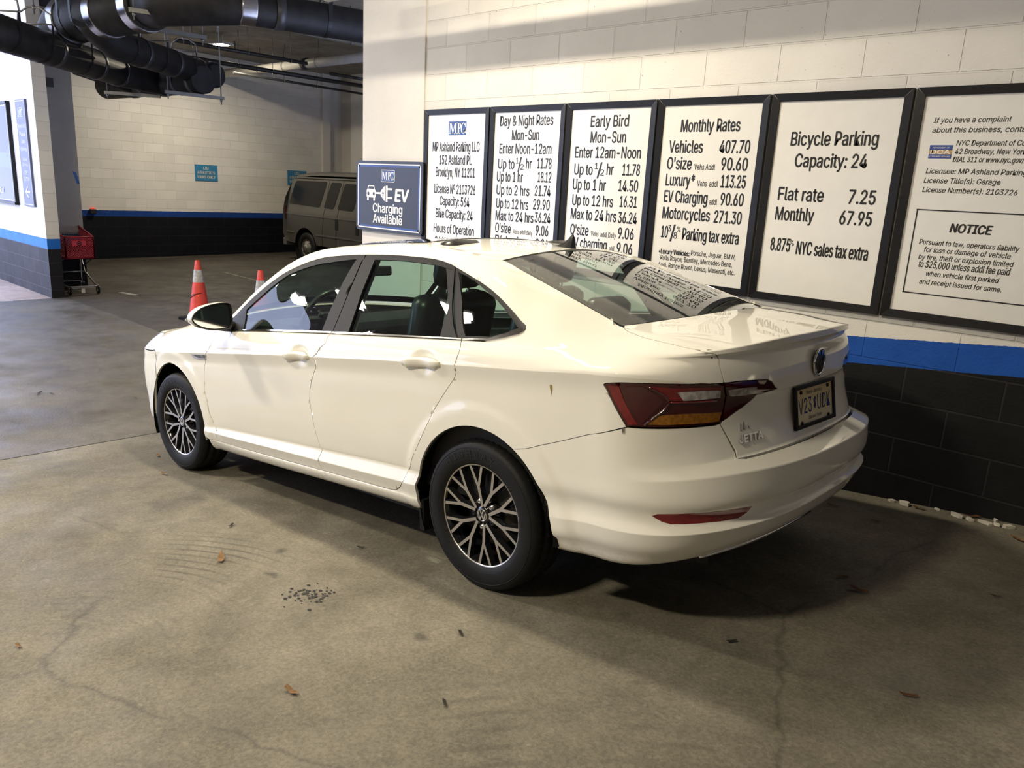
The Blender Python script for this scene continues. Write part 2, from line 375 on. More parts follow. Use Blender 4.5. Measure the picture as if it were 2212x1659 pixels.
LZ={
0:[.188,.188,.193,.200,.213,.228,.240,.250,.255,.262],
1:[.193,.198,.208,.216,.229,.244,.256,.265,.270,.274],
2:[.25,.255,.261,.268,.280,.292,.306,.315,.318,.322],
3:[.275,.270,.274,.278,.288,.302,.313,.327,.336,.358],
4:[.33,.31,.319,.329,.344,.357,.373,.392,.404,.418],
5:[.37,.35,.350,.362,.386,.410,.430,.440,.448,.457],
6:[.41,.39,.378,.388,.405,.423,.444,.465,.478,.490],
7:[.47,.47,.48,.49,.50,.51,.515,.52,.525,.53],
8:[.54,.56,.58,.60,.60,.60,.60,.59,.59,.597],
9:[.60,.62,.66,.67,.68,.68,.68,.66,.65,.65],
10:[.66,.68,.71,.73,.755,.77,.785,.79,.785,.78],
11:[.685,.712,.740,.760,.795,.825,.852,.876,.888,.900],
12:[.735,.765,.795,.817,.852,.882,.912,.935,.947,.960],
17:[.850,.900,.932,.945,.970,.993,1.012,1.029,1.031,1.027]}
LY={
0:[.72,.74,.76,.77,.78,.78,.78,.77,.75,.73],
1:[.78,.82,.835,.842,.845,.845,.845,.84,.83,.815],
2:[.81,.855,.868,.872,.872,.872,.872,.868,.855,.838],
3:[.83,.868,.872,.872,.870,.870,.870,.872,.868,.858],
4:[.838,.872,.882,.889,.889,.889,.889,.878,.873,.868],
5:[.84,.872,.874,.868,.866,.866,.867,.873,.866,.857],
6:[.84,.874,.876,.872,.870,.870,.871,.876,.868,.859],
7:[.845,.878,.880,.880,.880,.880,.880,.882,.880,.872],
8:[.848,.880,.884,.885,.884,.884,.884,.886,.882,.870],
9:[.848,.880,.886,.886,.885,.885,.885,.887,.882,.869],
10:[.845,.878,.886,.886,.886,.886,.886,.887,.881,.867],
11:[.843,.876,.884,.886,.886,.886,.886,.886,.880,.867],
12:[.842,.882,.897,.900,.900,.900,.900,.898,.892,.879],
17:[.72,.80,.838,.850,.853,.853,.852,.848,.828,.775]}
LZ[13]=[a+.012 for a in LZ[12]];LY[13]=[a-.004 for a in LY[12]]
for k,f,b in ((14,.42,.010),(15,.75,.007),(16,.88,.004)):
    LZ[k]=[a+f*(c-a) for a,c in zip(LZ[13],LZ[17])]
    LY[k]=[a+f*(c-a)+b for a,c in zip(LY[13],LY[17])]
# rear: centre (x,z) and superellipse exponent of the plan curve
LR={0:(-.93,.318,2.6),1:(-.985,.322,2.6),2:(-1.01,.345,2.7),3:(-1.045,.378,2.8),4:(-1.082,.447,2.9),5:(-1.062,.465,2.75),6:(-1.068,.492,2.7),
7:(-1.100,.530,2.65),8:(-1.115,.642,2.5),9:(-1.014,.672,2.55),10:(-.984,.78,2.55),11:(-.984,.860,2.55),12:(-1.0,.877,2.5),13:(-1.0,.890,2.5),
14:(-.995,.965,2.5),15:(-.986,1.028,2.5),16:(-1.006,1.043,2.52),17:(-1.007,1.066,2.55)}
# front: centre (x,z)
LF={0:(3.40,.20),1:(3.46,.21),2:(3.49,.25),3:(3.50,.29),4:(3.51,.33),5:(3.51,.37),6:(3.52,.41),7:(3.54,.47),8:(3.55,.54),9:(3.55,.60),10:(3.54,.66),
11:(3.52,.70),12:(3.51,.74),13:(3.51,.75),14:(3.50,.77),15:(3.48,.79),16:(3.47,.80),17:(3.45,.815)}
NL=21
# upper levels as (u:(x,y,z)) control points: 18 window top line, 19 rail crest, 20 glass / roof panel edge
LU={
18:[(4.1,3.34,0,.888),(3.6,3.235,.42,.876),(3.1,3.02,.69,.868),(2.7,2.7,.765,.915),(2.3,2.3,.81,.950),(2.1,2.1,.825,.965),(2.0,2.0,.815,1.012),(1.87,1.87,.776,1.113),(1.78,1.78,.744,1.178),(1.645,1.645,.703,1.257),(1.5,1.5,.665,1.313),(1.34,1.34,.645,1.347),(1.17,1.17,.637,1.359),(.84,.84,.635,1.362),(.65,.65,.638,1.355),(.4,.4,.654,1.331),(.19,.19,.69,1.270),(.033,.035,.727,1.211),(-.12,-.11,.768,1.135),(-.2,-.17,.785,1.100),(-.35,-.29,.772,1.080),(-.55,-.45,.715,1.067),(-.8,-.61,.655,1.069),(-1.01,-.71,.60,1.074),(-1.25,-.775,.33,1.092),(-1.55,-.80,0,1.104)],
19:[(4.1,3.29,0,.906),(3.6,3.18,.41,.893),(3.1,2.98,.67,.876),(2.7,2.7,.735,.925),(2.3,2.3,.775,.963),(2.15,2.15,.785,.985),(2.0,2.0,.772,1.068),(1.87,1.87,.740,1.162),(1.78,1.78,.710,1.225),(1.645,1.645,.668,1.305),(1.5,1.5,.626,1.363),(1.34,1.34,.602,1.391),(1.17,1.17,.594,1.397),(.84,.84,.592,1.401),(.65,.65,.594,1.396),(.4,.4,.602,1.374),(.19,.19,.622,1.325),(.033,.04,.648,1.273),(-.12,-.08,.670,1.212),(-.2,-.14,.681,1.184),(-.35,-.25,.689,1.146),(-.55,-.385,.671,1.107),(-.8,-.51,.636,1.092),(-1.01,-.60,.60,1.087),(-1.25,-.69,.33,1.106),(-1.55,-.715,0,1.116)],
20:[(4.1,3.25,0,.920),(3.6,3.133,.40,.906),(3.1,2.95,.64,.885),(2.7,2.68,.70,.938),(2.3,2.3,.730,.980),(2.15,2.17,.735,1.000),(2.0,2.02,.715,1.080),(1.87,1.885,.690,1.180),(1.78,1.79,.665,1.243),(1.645,1.65,.625,1.325),(1.5,1.5,.585,1.378),(1.34,1.34,.560,1.401),(1.17,1.17,.548,1.409),(.84,.84,.540,1.413),(.65,.65,.535,1.407),(.4,.4,.52,1.378),(.19,.19,.500,1.335),(0.033,0.065,0.5221,1.2950),(-0.12,-0.05,0.5409,1.2570),(-0.2,-0.11,0.5501,1.2367),(-0.35,-0.215,0.5654,1.2006),(-0.55,-0.335,0.5814,1.1582),(-0.8,-0.44,0.5941,1.1202),(-1.01,-.492,.60,1.101),(-1.25,-.588,.33,1.116),(-1.55,-.612,0,1.124)]}
S0,F0=-.55,3.1
def level(k,u):
    u=np.asarray(u,float)
    if k>=18:
        a=np.array(LU[k])[::-1]
        return np.stack([pchip(a[:,0],a[:,j],u) for j in (1,2,3)],-1)
    us=np.clip(u,S0,F0)
    x=us.copy();y=pchip(US,LY[k],us);z=pchip(US,LZ[k],us)
    q=np.clip((S0-u)/1.0,0,1);xc,zc,n=LR[k]
    t=q*np.pi/2;X=np.sin(t)**(2/n);Y=np.maximum(np.cos(t),0)**(2/n)
    y0,z0=LY[k][-1],LZ[k][-1]
    r=q>0
    x=np.where(r,S0-(S0-xc)*X,x);y=np.where(r,y0*Y,y)
    sm=np.clip(q/.9,0,1);sm=sm*sm*(3-2*sm)
    if k>=11: sm=sm*sm
    elif k in (0,1,3,4,8): sm=1-(1-sm)**2
    z=np.where(r,z0+(zc-z0)*sm,z)
    p=np.clip((u-F0)/1.0,0,1);xf,zf=LF[k];t=p*np.pi/2;n=2.5
    X=np.sin(t)**(2/n);Y=np.maximum(np.cos(t),0)**(2/n);r=p>0
    x=np.where(r,F0+(xf-F0)*X,x);y=np.where(r,LY[k][0]*Y,y)
    sm=p*p*(3-2*p);z=np.where(r,LZ[k][0]+(zf-LZ[k][0])*sm,z)
    return np.stack([x,y,z],-1)
ARCH=((-.012,.318),(2.682,.318))
def body(u,w):
    """surface point for arrays u,w (same shape)"""
    u=np.asarray(u,float);w=np.clip(np.asarray(w,float),0,NL-1)
    shp=u.shape;u=u.ravel();w=w.ravel()
    i=np.clip(np.floor(w).astype(int),0,NL-2);f=w-i
    L=np.stack([level(k,u) for k in range(NL)],0)     # k,n,3
    idx=np.arange(len(u))
    P1=L[i,idx];P2=L[i+1,idx]
    P0=np.where((i>0)[:,None],L[np.maximum(i-1,0),idx],2*P1-P2)
    P3=np.where((i<NL-2)[:,None],L[np.minimum(i+2,NL-1),idx],2*P2-P1)
    def ss(a,b,x): t=np.clip((x-a)/(b-a),0,1); return t*t*(3-2*t)
    cr={4:1-ss(1.9,2.6,u),6:ss(.3,.6,u)*.5,8:1-ss(-.8,-.5,u),9:1-ss(-1.1,-.9,u),12:1+0*u,16:1-ss(-.98,-.86,u),17:1-ss(-.95,-.80,u)}
    CW=np.stack([cr.get(k,0*u) for k in range(NL)],0)
    c1=CW[i,idx][:,None];c2=CW[i+1,idx][:,None]
    P0=P0+(2*P1-P2-P0)*c1;P3=P3+(2*P2-P1-P3)*c2
    e=lambda a,b:np.maximum(np.linalg.norm(b-a,axis=1),1e-4)**.5
    t1=e(P0,P1);t2=t1+e(P1,P2);t3=t2+e(P2,P3)
    t=t1+f*(t2-t1);c=lambda v:v[:,None]
    A1=c((t1-t)/t1)*P0+c(t/t1)*P1
    A2=c((t2-t)/(t2-t1))*P1+c((t-t1)/(t2-t1))*P2
    A3=c((t3-t)/(t3-t2))*P2+c((t-t2)/(t3-t2))*P3
    B1=c((t2-t)/t2)*A1+c(t/t2)*A2
    B2=c((t3-t)/(t3-t1))*A2+c((t-t1)/(t3-t1))*A3
    P=c((t2-t)/(t2-t1))*B1+c((t-t1)/(t2-t1))*B2
    # raised band round each wheel arch
    for ax,az in ARCH:
        r=np.hypot(P[:,0]-ax,P[:,2]-az)
        s=np.clip((.475-r)/.035,0,1);s=s*s*(3-2*s)
        P[:,1]+=.009*s*np.clip((P[:,1]-.6)/.15,0,1)
    # finger dents behind the door handles
    for hx,hz in ((1.215,.873),(.283,.925)):
        d=((P[:,0]-hx)/.078)**2+((P[:,2]-hz)/.056)**2
        P[:,1]-=.020*np.clip(1-d,0,1)**1.3
    return P.reshape(shp+(3,))
# top patch: hood, windscreen, roof, rear glass between the two edges (level 20)
CB=[(3.1,.30,.035),(2.7,.12,.045),(2.4,.1,.05),(2.15,.19,.045),(2.0,.18,.05),(1.78,.15,.045),(1.5,.12,.036),(1.34,.10,.031),(1.17,.05,.03),(.84,0,.032),(.4,0,.03),(.19,-.03,.045),(-.12,-.05,.05),(-.55,-.06,.045),(-.8,-.10,.030),(-1.01,-.12,.024)]
def top(u,t):
    u=np.asarray(u,float);t=np.asarray(t,float)
    if np.max(u)<=.2:      # rear window: one plain double-curved sheet
        s=(.19-u)/1.2;k=1-t*t
        xe=.19-.682*s;ye=.5+.125*s-.025*s*s;ze=1.335-.215*s-.019*s*s
        xc=.16-.772*s;zc=1.378-.222*s-.032*s*s
        return np.stack([xe+(xc-xe)*k,ye*t,ze+(zc-ze)*k],-1)
    g=level(20,u);a=np.array(CB)[::-1]
    b=pchip(a[:,0],a[:,1],u);cr=pchip(a[:,0],a[:,2],u)
    k=1-t*t
    return np.stack([g[...,0]+b*k,g[...,1]*t,g[...,2]+cr*k],-1)

CAR_O = [2.63312, -1.47192, 0.01905]
CAR_A = [[-0.9956784, -0.0075828, -0.092558], [0.0062027, -0.9998654, 0.0151893], [-0.0926607, 0.0145495, 0.9955914]]
car = empty('sedan', mat=frame_mat(CAR_O, CAR_A[0], CAR_A[1], CAR_A[2]))
tag(car, 'white four-door sedan parked alongside the rate boards, its rear towards the viewer', 'car')

def paint_mat():
    m, nt, b = new_mat('white_car_paint')
    tc = node(nt, 'ShaderNodeTexCoord'); nz = node(nt, 'ShaderNodeTexNoise'); nz.inputs['Scale'].default_value = 3; nz.inputs['Detail'].default_value = 5
    nt.links.new(tc.outputs['Object'], nz.inputs['Vector'])
    r = ramp(nt, [(.3, (.83, .81, .735, 1)), (.7, (.86, .84, .765, 1))]); nt.links.new(nz.outputs['Fac'], r.inputs[0])
    # road dust low on the body
    sp = node(nt, 'ShaderNodeSeparateXYZ'); nt.links.new(tc.outputs['Object'], sp.inputs[0])
    n2 = node(nt, 'ShaderNodeTexNoise'); n2.inputs['Scale'].default_value = 60; n2.inputs['Detail'].default_value = 4; nt.links.new(tc.outputs['Object'], n2.inputs['Vector'])
    dr = ramp(nt, [(.0, g4(1)), (.38, g4(0))]); mr = node(nt, 'ShaderNodeMapRange'); mr.inputs['From Min'].default_value = .22; mr.inputs['From Max'].default_value = .62; nt.links.new(sp.outputs[2], mr.inputs[0]); nt.links.new(mr.outputs[0], dr.inputs[0])
    dn = ramp(nt, [(.5, g4(0)), (.75, g4(.5))]); nt.links.new(n2.outputs['Fac'], dn.inputs[0])
    f = node(nt, 'ShaderNodeMath', operation='MULTIPLY'); nt.links.new(dr.outputs[0], f.inputs[0]); nt.links.new(dn.outputs[0], f.inputs[1])
    mx = node(nt, 'ShaderNodeMix', data_type='RGBA'); nt.links.new(f.outputs[0], mx.inputs[0]); nt.links.new(r.outputs[0], mx.inputs[6]); mx.inputs[7].default_value = (.42, .39, .33, 1)
    nt.links.new(mx.outputs[2], b.inputs['Base Color'])
    b.inputs['Roughness'].default_value = .6; b.inputs['Specular IOR Level'].default_value = 0.0
    b.inputs['Coat Weight'].default_value = 1.0; b.inputs['Coat Roughness'].default_value = .015; b.inputs['Coat IOR'].default_value = 1.5
    return m
P_WHITE = paint_mat()
P_RUB = simple('black_rubber', (.007, .007, .007), .7, spec=.2)
P_SATIN = simple('black_satin_trim', (.011, .011, .012), .5, spec=.2)
P_PILLAR = simple('pillar_applique', (.018, .0175, .019), .55, spec=.18)
P_GLOSSB = simple('piano_black', (.008, .008, .009), .08, coat=.6)
P_DARK = simple('dark_plastic', (.012, .012, .013), .6, spec=.3)
P_CHROME = simple('chrome', (.75, .75, .76), .09, metal=1.0, var=.03)
P_ALU = simple('machined_alloy', (.62, .60, .57), .30, metal=1.0, var=.04)
P_GUN = simple('black_alloy_pocket', (.012, .012, .014), .15, coat=.5)
P_TYRE = simple('tyre_rubber', (.007, .007, .0075), .6, var=.2, scale=20, bump=.25, spec=.25)
P_GLASS = glass_mat('green_tint_glass', (.56, .70, .63), refl=1.0)
P_GLASSR = glass_mat('rear_window_glass', (.60, .70, .64), refl=1.35)
P_LENSD = simple('dark_red_lens', (.048, .003, .005), .10, coat=1.0, var=.1, scale=9)
P_LENSR = simple('red_lens', (.17, .006, .010), .12, coat=1.0, var=.25, scale=60)
P_LENSB = simple('smoked_red_lens', (.06, .007, .011), .14, coat=1.0, var=.1)
P_AMBER = simple('amber_lens', (.26, .105, .010), .18, coat=1.0, var=.35, scale=70)
P_CLEAR = simple('clear_reverse_lens', (.45, .43, .43), .15, coat=1.0, var=.45, scale=45)
P_SEAT = simple('dark_leather', (.022, .022, .024), .33, var=.2)
P_CABIN = simple('dark_cabin_plastic', (.016, .016, .017), .6)
P_LINER = simple('grey_headliner', (.20, .20, .19), .9)
P_MIRROR = simple('mirror_silver', (.85, .87, .88), .02, metal=1.0, var=.01)

def wlines(w0, w1):
    per = {0: 2, 1: 3, 2: 2, 3: 3, 4: 4, 5: 3, 6: 3, 7: 5, 8: 5, 9: 6, 10: 6, 11: 5, 12: 3, 13: 3, 14: 3, 15: 3, 16: 3, 17: 14, 18: 4, 19: 4}
    out = []
    for i in range(int(w0), min(20, int(math.ceil(w1)))):
        for j in range(per[i]):
            w = i + j / per[i]
            if w0 < w < w1: out.append(w)
    for k in (4, 8, 9, 12, 16, 17):       # tight radii along the pressed edges
        for d in (-.06, .06):
            if w0 < k + d < w1: out.append(k + d)
    return out
def nrm(u, w):
    e = 2e-3; u = np.asarray(u, float); w = np.asarray(w, float)
    du = body(u + e, w) - body(u - e, w); dw = body(u, np.clip(w + .02, 0, 20)) - body(u, np.clip(w - .02, 0, 20))
    n = np.cross(dw, du); l = np.linalg.norm(n, axis=-1, keepdims=True); return n / np.maximum(l, 1e-9)
def catm(pts, n=4):
    """smooth an open outline"""
    P = [np.array(p, float) for p in pts]; out = []
    for i in range(len(P) - 1):
        p0 = P[max(i - 1, 0)]; p1 = P[i]; p2 = P[i + 1]; p3 = P[min(i + 2, len(P) - 1)]
        for k in range(n):
            t = k / n; out.append(tuple(.5 * ((2 * p1) + (-p0 + p2) * t + (2 * p0 - 5 * p1 + 4 * p2 - p3) * t * t + (-p0 + 3 * p1 - 3 * p2 + p3) * t ** 3)))
    out.append(tuple(P[-1])); return out
def w_at(u, z, w0=0., w1=17.):
    ws = np.linspace(w0, w1, 300); zz = body(np.full(300, u), ws)[:, 2]
    return float(np.interp(z, zz, ws))
def panel(name, poly, mat, parent, off=0.0, gap=.0022, rim=.012, du=.022, mirror=False, fix_center=False, smooth_only=False):
    """sheet cut from the body surface: outline in (u, w), shrunk by the shut-line gap, edges folded inward"""
    poly2 = [poly[0]]
    for p in poly[1:]:
        if abs(p[0] - poly2[-1][0]) + abs(p[1] - poly2[-1][1]) * .1 > 1e-5: poly2.append(p)
    bm = bmesh.new(); vs = [bm.verts.new((p[0], p[1], 0)) for p in poly2]; bm.faces.new(vs)
    us = [p[0] for p in poly2]; ws = [p[1] for p in poly2]
    for w in wlines(min(ws), max(ws)):
        bmesh.ops.bisect_plane(bm, geom=bm.verts[:] + bm.edges[:] + bm.faces[:], plane_co=(0, w, 0), plane_no=(0, 1, 0), dist=1e-5)
    k = int(math.ceil(min(us) / du))
    while k * du < max(us):
        bmesh.ops.bisect_plane(bm, geom=bm.verts[:] + bm.edges[:] + bm.faces[:], plane_co=(k * du, 0, 0), plane_no=(1, 0, 0), dist=1e-5); k += 1
    bm.verts.ensure_lookup_table()
    U = np.array([v.co.x for v in bm.verts]); W = np.array([v.co.y for v in bm.verts])
    P = body(U, W); N = nrm(U, W)
    for i, v in enumerate(bm.verts): v.co = P[i] + N[i] * off; v.index = i
    bmesh.ops.remove_doubles(bm, verts=bm.verts, dist=.0006)
    bm.normal_update()
    # shrink the outline
    be = [e for e in bm.edges if len(e.link_faces) == 1]
    oU = []; oW = []
    for i in range(len(poly2)):
        a, b_ = poly2[i], poly2[(i + 1) % len(poly2)]; k = max(1, int(max(abs(a[0] - b_[0]) / .008, abs(a[1] - b_[1]) / .08)))
        for j in range(k): oU.append(a[0] + (b_[0] - a[0]) * j / k); oW.append(a[1] + (b_[1] - a[1]) * j / k)
    oU = np.array(oU); oW = np.array(oW); oN = nrm(oU, oW); oP = body(oU, oW) + oN * off
    area = np.sum(oU * np.roll(oW, -1) - np.roll(oU, -1) * oW)
    T_ = np.roll(oP, -1, 0) - np.roll(oP, 1, 0); T_ /= np.linalg.norm(T_, axis=1, keepdims=True) + 1e-9
    I_ = np.cross(T_, oN) * (1 if area > 0 else -1)
    bv = list({v for e in be for v in e.verts}); vN = {}
    for v in bv:
        j = int(np.argmin(((oP - np.array(v.co)) ** 2).sum(1))); vN[v] = Vector(oN[j])
        if fix_center and abs(v.co.y) < 2e-3: v.co.y = 0; continue
        v.co += Vector(I_[j]) * gap
    bmesh.ops.triangulate(bm, faces=[f for f in bm.faces if len(f.verts) > 4])
    bmesh.ops.recalc_face_normals(bm, faces=bm.faces)
    bm.verts.ensure_lookup_table()
    # outward orientation
    sgn = 0.0
    for f in list(bm.faces)[::7]:
        c = f.calc_center_median(); sgn += f.normal.dot(Vector((min(0, c.x + .2) * .8, c.y, (c.z - .7) * .6)))
    if sgn < 0: bmesh.ops.reverse_faces(bm, faces=bm.faces[:])
    bm.normal_update()
    if rim > 0:
        be = [e for e in bm.edges if len(e.link_faces) == 1 and not (fix_center and abs(e.verts[0].co.y) < 1e-4 and abs(e.verts[1].co.y) < 1e-4)]
        vn = {v: vN.get(v, v.normal.copy()) for e in be for v in e.verts}
        r = bmesh.ops.extrude_edge_only(bm, edges=be)
        new = [g for g in r['geom'] if isinstance(g, bmesh.types.BMVert)]
        old = {}
        for e in be: e.smooth = False
        for v in new:
            for e in v.link_edges:
                ov = e.other_vert(v)
                if ov in vn: v.co = ov.co - vn[ov] * rim; break
    if fix_center:
        geom = bm.verts[:] + bm.edges[:] + bm.faces[:]
        sh = [e.index for e in bm.edges]
        r = bmesh.ops.duplicate(bm, geom=geom)
        nv = [g for g in r['geom'] if isinstance(g, bmesh.types.BMVert)]; nf = [g for g in r['geom'] if isinstance(g, bmesh.types.BMFace)]
        for v in nv: v.co.y = -v.co.y
        bmesh.ops.reverse_faces(bm, faces=nf)
        bmesh.ops.remove_doubles(bm, verts=[v for v in bm.verts if abs(v.co.y) < 1e-3], dist=.0012)
    for f in bm.faces: f.smooth = True
    return bm_obj(name, bm, mat, parent)
def mirrored(o, parent, label=None):
    """the same part on the other side of the car"""
    me = o.data.copy()
    me.transform(Matrix.Diagonal((1, -1, 1, 1))); me.flip_normals()
    q = bpy.data.objects.new(o.name, me); COL.objects.link(q); q.parent = parent
    q.matrix_basis = Matrix.Diagonal((1, -1, 1, 1)) @ o.matrix_basis @ Matrix.Diagonal((1, -1, 1, 1))
    if label: q['label'] = label
    return q
def wline(u0, u1, w, n=12): return [(u0 + (u1 - u0) * i / n, w) for i in range(n + 1)]
FD = [(2.124,14.4),(2.136,13.75),(2.16,13.33),(2.188,11.99),(2.198,11.6),(2.23,10.93),(2.244,9.81),(2.253,9.25),(2.26,8.64),(2.266,8.14),(2.265,7.79),(2.259,7.51),(2.243,6.92),(2.244,6.82),(2.23,6.44),(2.216,6.18),(2.17,4.36),(2.17,3.92),(2.17,3.04)]
BG = [(0.988,16.86),(1.006,15.74),(1.002,14.86),(1.001,14.47),(1.019,14.02),(1.043,13.64),(1.085,12.2),(1.08,11.57),(1.084,11.15),(1.103,10.63),(1.121,10.03),(1.14,9.56),(1.149,9.28),(1.153,8.96),(1.155,8.62),(1.153,8.22),(1.146,7.87),(1.139,7.42),(1.13,6.97),(1.12,6.52),(1.109,6.04),(1.098,4.96),(1.107,4.0),(1.099,3.1)]
CG = [(0.097,17.01),(0.092,15.83),(0.083,14.62),(0.08,13.99),(0.087,13.36),(0.094,12.04),(0.089,11.77),(0.091,11.47),(0.1,11.23),(0.112,10.99),(0.143,10.56),(0.183,10.0),(0.221,9.61),(0.255,9.19),(0.307,8.13),(0.365,7.03),(0.345,7.4),(0.396,6.37),(0.439,4.36),(0.461,3.86),(0.481,3.56),(0.504,3.32),(0.523,3.17),(0.535,3.11),(0.562,3.03)]
BUMPGAP = [(-0.219,8.74),(-0.335,9.18),(-0.454,9.48),(-0.565,9.77),(-0.703,10.06)]
LAMP_OUT = [(-0.703,10.07),(-0.675,10.32),(-0.646,10.6),(-0.621,10.91),(-0.601,11.38),(-0.605,11.48),(-0.613,11.54),(-0.674,11.65),(-0.756,11.7),(-0.836,11.74),(-0.914,11.81),(-0.99,11.92),(-1.051,12.22),(-1.112,12.87),(-1.122,11.79),(-1.139,11.1),(-1.136,10.61),(-1.126,10.19),(-1.117,10.08),(-1.044,10.09),(-0.963,10.08),(-0.902,10.08),(-0.841,10.06),(-0.77,10.06)]
LAMP_IN = [(-1.117,12.94),(-1.168,13.18),(-1.225,13.31),(-1.303,13.35),(-1.321,13.31),(-1.333,13.23),(-1.346,13.02),(-1.364,11.92),(-1.346,11.68),(-1.328,11.47),(-1.307,11.28),(-1.285,11.16),(-1.274,10.92),(-1.261,10.79),(-1.244,10.68),(-1.228,10.58),(-1.202,10.46),(-1.177,10.35),(-1.152,10.24),(-1.128,10.15),(-1.138,10.55),(-1.143,11.1),(-1.126,11.8)]
TRUNKGAP_LOW = [(-1.118,10.08),(-1.144,9.63),(-1.166,9.16),(-1.161,8.93),(-1.155,8.79),(-1.159,8.77)]
TRUNKGAP_UP = [(-0.981,19.8),(-0.867,19.14),(-0.837,18.73),(-0.821,18.31),(-0.828,17.98),(-0.874,17.75),(-0.915,17.53),(-0.962,17.2),(-1.023,16.15),(-1.08,14.59),(-1.08,14.26),(-1.096,13.69),(-1.112,13.2),(-1.112,12.87)]
REFLECTOR = [(-0.77,5.92),(-0.781,6.05),(-0.792,6.18),(-0.833,6.25),(-0.874,6.29),(-0.932,6.37),(-0.992,6.37),(-1.036,6.41),(-1.082,6.4),(-1.13,6.43),(-1.181,6.38),(-1.181,5.99),(-1.175,5.64),(-1.157,5.38),(-1.138,5.12),(-1.102,5.13),(-1.067,5.11),(-1.019,5.15),(-0.972,5.14),(-0.941,5.14),(-0.91,5.13),(-0.879,5.13),(-0.848,5.11),(-0.83,5.23),(-0.812,5.35),(-0.791,5.64)]
AMBER = [(-0.795,10.16),(-0.822,10.29),(-0.848,10.41),(-0.885,10.43),(-0.922,10.44),(-0.962,10.45),(-1.003,10.45),(-1.033,10.45),(-1.064,10.45),(-1.095,10.45),(-1.126,10.45),(-1.12,10.3),(-1.114,10.16),(-1.089,10.16),(-1.065,10.15),(-1.014,10.16),(-0.963,10.16),(-0.922,10.16),(-0.882,10.15),(-0.839,10.16)]
REVERSE = [(-0.924,11.25),(-0.95,11.29),(-0.976,11.34),(-1.005,11.39),(-1.034,11.44),(-1.071,11.52),(-1.108,11.6),(-1.112,11.27),(-1.114,10.99),(-1.077,10.95),(-1.039,10.91),(-0.996,10.88),(-0.953,10.86),(-0.939,11.01)]
REVERSE_IN = [(-1.142,11.64),(-1.16,11.75),(-1.178,11.86),(-1.196,11.98),(-1.218,12.22),(-1.24,12.49),(-1.262,12.72),(-1.263,12.13),(-1.268,11.76),(-1.276,11.41),(-1.258,11.33),(-1.241,11.25),(-1.223,11.18),(-1.201,11.14),(-1.179,11.11),(-1.157,11.08),(-1.153,11.25),(-1.148,11.44)]
REDREFL = [(-0.618,11.42),(-0.642,11.42),(-0.667,11.41),(-0.676,11.05),(-0.687,10.82),(-0.705,10.61),(-0.723,10.41),(-0.738,10.28),(-0.754,10.15),(-0.733,10.14),(-0.712,10.13),(-0.692,10.31),(-0.672,10.49),(-0.654,10.68),(-0.637,10.87),(-0.627,11.1)]
REDTOP = [(-0.804,11.54),(-0.86,11.51),(-0.915,11.49),(-1.013,11.64),(-1.109,11.86),(-1.109,11.76),(-1.11,11.66),(-1.043,11.5),(-0.975,11.38),(-0.949,11.33),(-0.922,11.28),(-0.937,11.03),(-0.951,10.86),(-0.923,10.86),(-0.894,10.86),(-0.873,10.95),(-0.853,11.06),(-0.828,11.29)]
FGLASS = [(1.829,17.33),(1.86,17.26),(1.872,17.62),(1.867,17.84),(1.715,17.82),(1.58,17.89),(1.424,17.88),(1.259,17.88),(1.041,17.91),(1.056,17.75),(1.069,17.62),(1.074,17.48),(1.08,17.33),(1.076,17.09),(1.858,17.06)]
RGLASS = [(0.894,17.9),(0.887,17.72),(0.885,17.54),(0.873,17.34),(0.86,17.09),(0.233,17.12),(0.254,17.5),(0.313,17.71),(0.373,17.91),(0.508,17.89),(0.654,17.91),(0.691,17.88)]
QGLASS = [(0.289,17.93),(0.19,17.61),(0.09,17.14),(-0.042,17.2),(-0.111,17.4),(-0.177,17.74),(-0.117,17.84),(-0.048,17.89),(0.018,17.92),(0.101,17.93),(0.185,17.96),(0.241,17.95)]
DLOTIP = [(0.322,17.99),(0.192,17.99),(0.032,18.02),(-0.135,18.04),(-0.208,18.05),(-0.224,17.93),(-0.217,17.75),(-0.185,17.51),(-0.12,17.26),(-0.051,17.07)]
SCUFFS =  [(-1.212,9.974,-1.209,9.738),(-1.226,10.024,-1.225,9.764),(-1.247,9.85,-1.249,9.768)]
def arch_pts(ci, r, a0, a1, n=40):
    ax, az = ARCH[ci]; out = []
    for i in range(n + 1):
        a = math.radians(a0 + (a1 - a0) * i / n); x = ax + r * math.cos(a); z = az + r * math.sin(a)
        out.append((x, w_at(x, z)))
    return out
AR = .377
# angles are measured from the forward direction
rear_arch_up = arch_pts(0, AR, 180 + 8, -10, 60)      # from the back edge, over the top, to the sill end
i_gap = min(range(len(rear_arch_up)), key=lambda i: abs(rear_arch_up[i][0] - BUMPGAP[0][0]) if rear_arch_up[i][1] > 7 else 9)
arch_bumper = rear_arch_up[:i_gap + 1]; arch_quarter = rear_arch_up[i_gap:]
BG_ = catm(BG, 3); CG_ = catm(CG, 3); FD_ = catm(FD, 3)
u_bg_top, u_cg_top = BG_[0][0], CG_[0][0]

# ---- front door (left) and rear door (left)
front_door = panel('front_door', [(2.118, 14.6), (2.108, 16.0), (2.11, 17.0)][::-1] + FD_ + wline(FD_[-1][0], BG_[-1][0], 3.0) + BG_[::-1] + wline(u_bg_top, 2.11, 17.0)[:-1], P_WHITE, car, du=.013)
rear_door = panel('rear_door', BG_ + wline(BG_[-1][0], CG_[-1][0], 3.0) + CG_[::-1] + wline(u_cg_top, u_bg_top, 17.0)[:-1], P_WHITE, car, du=.013)
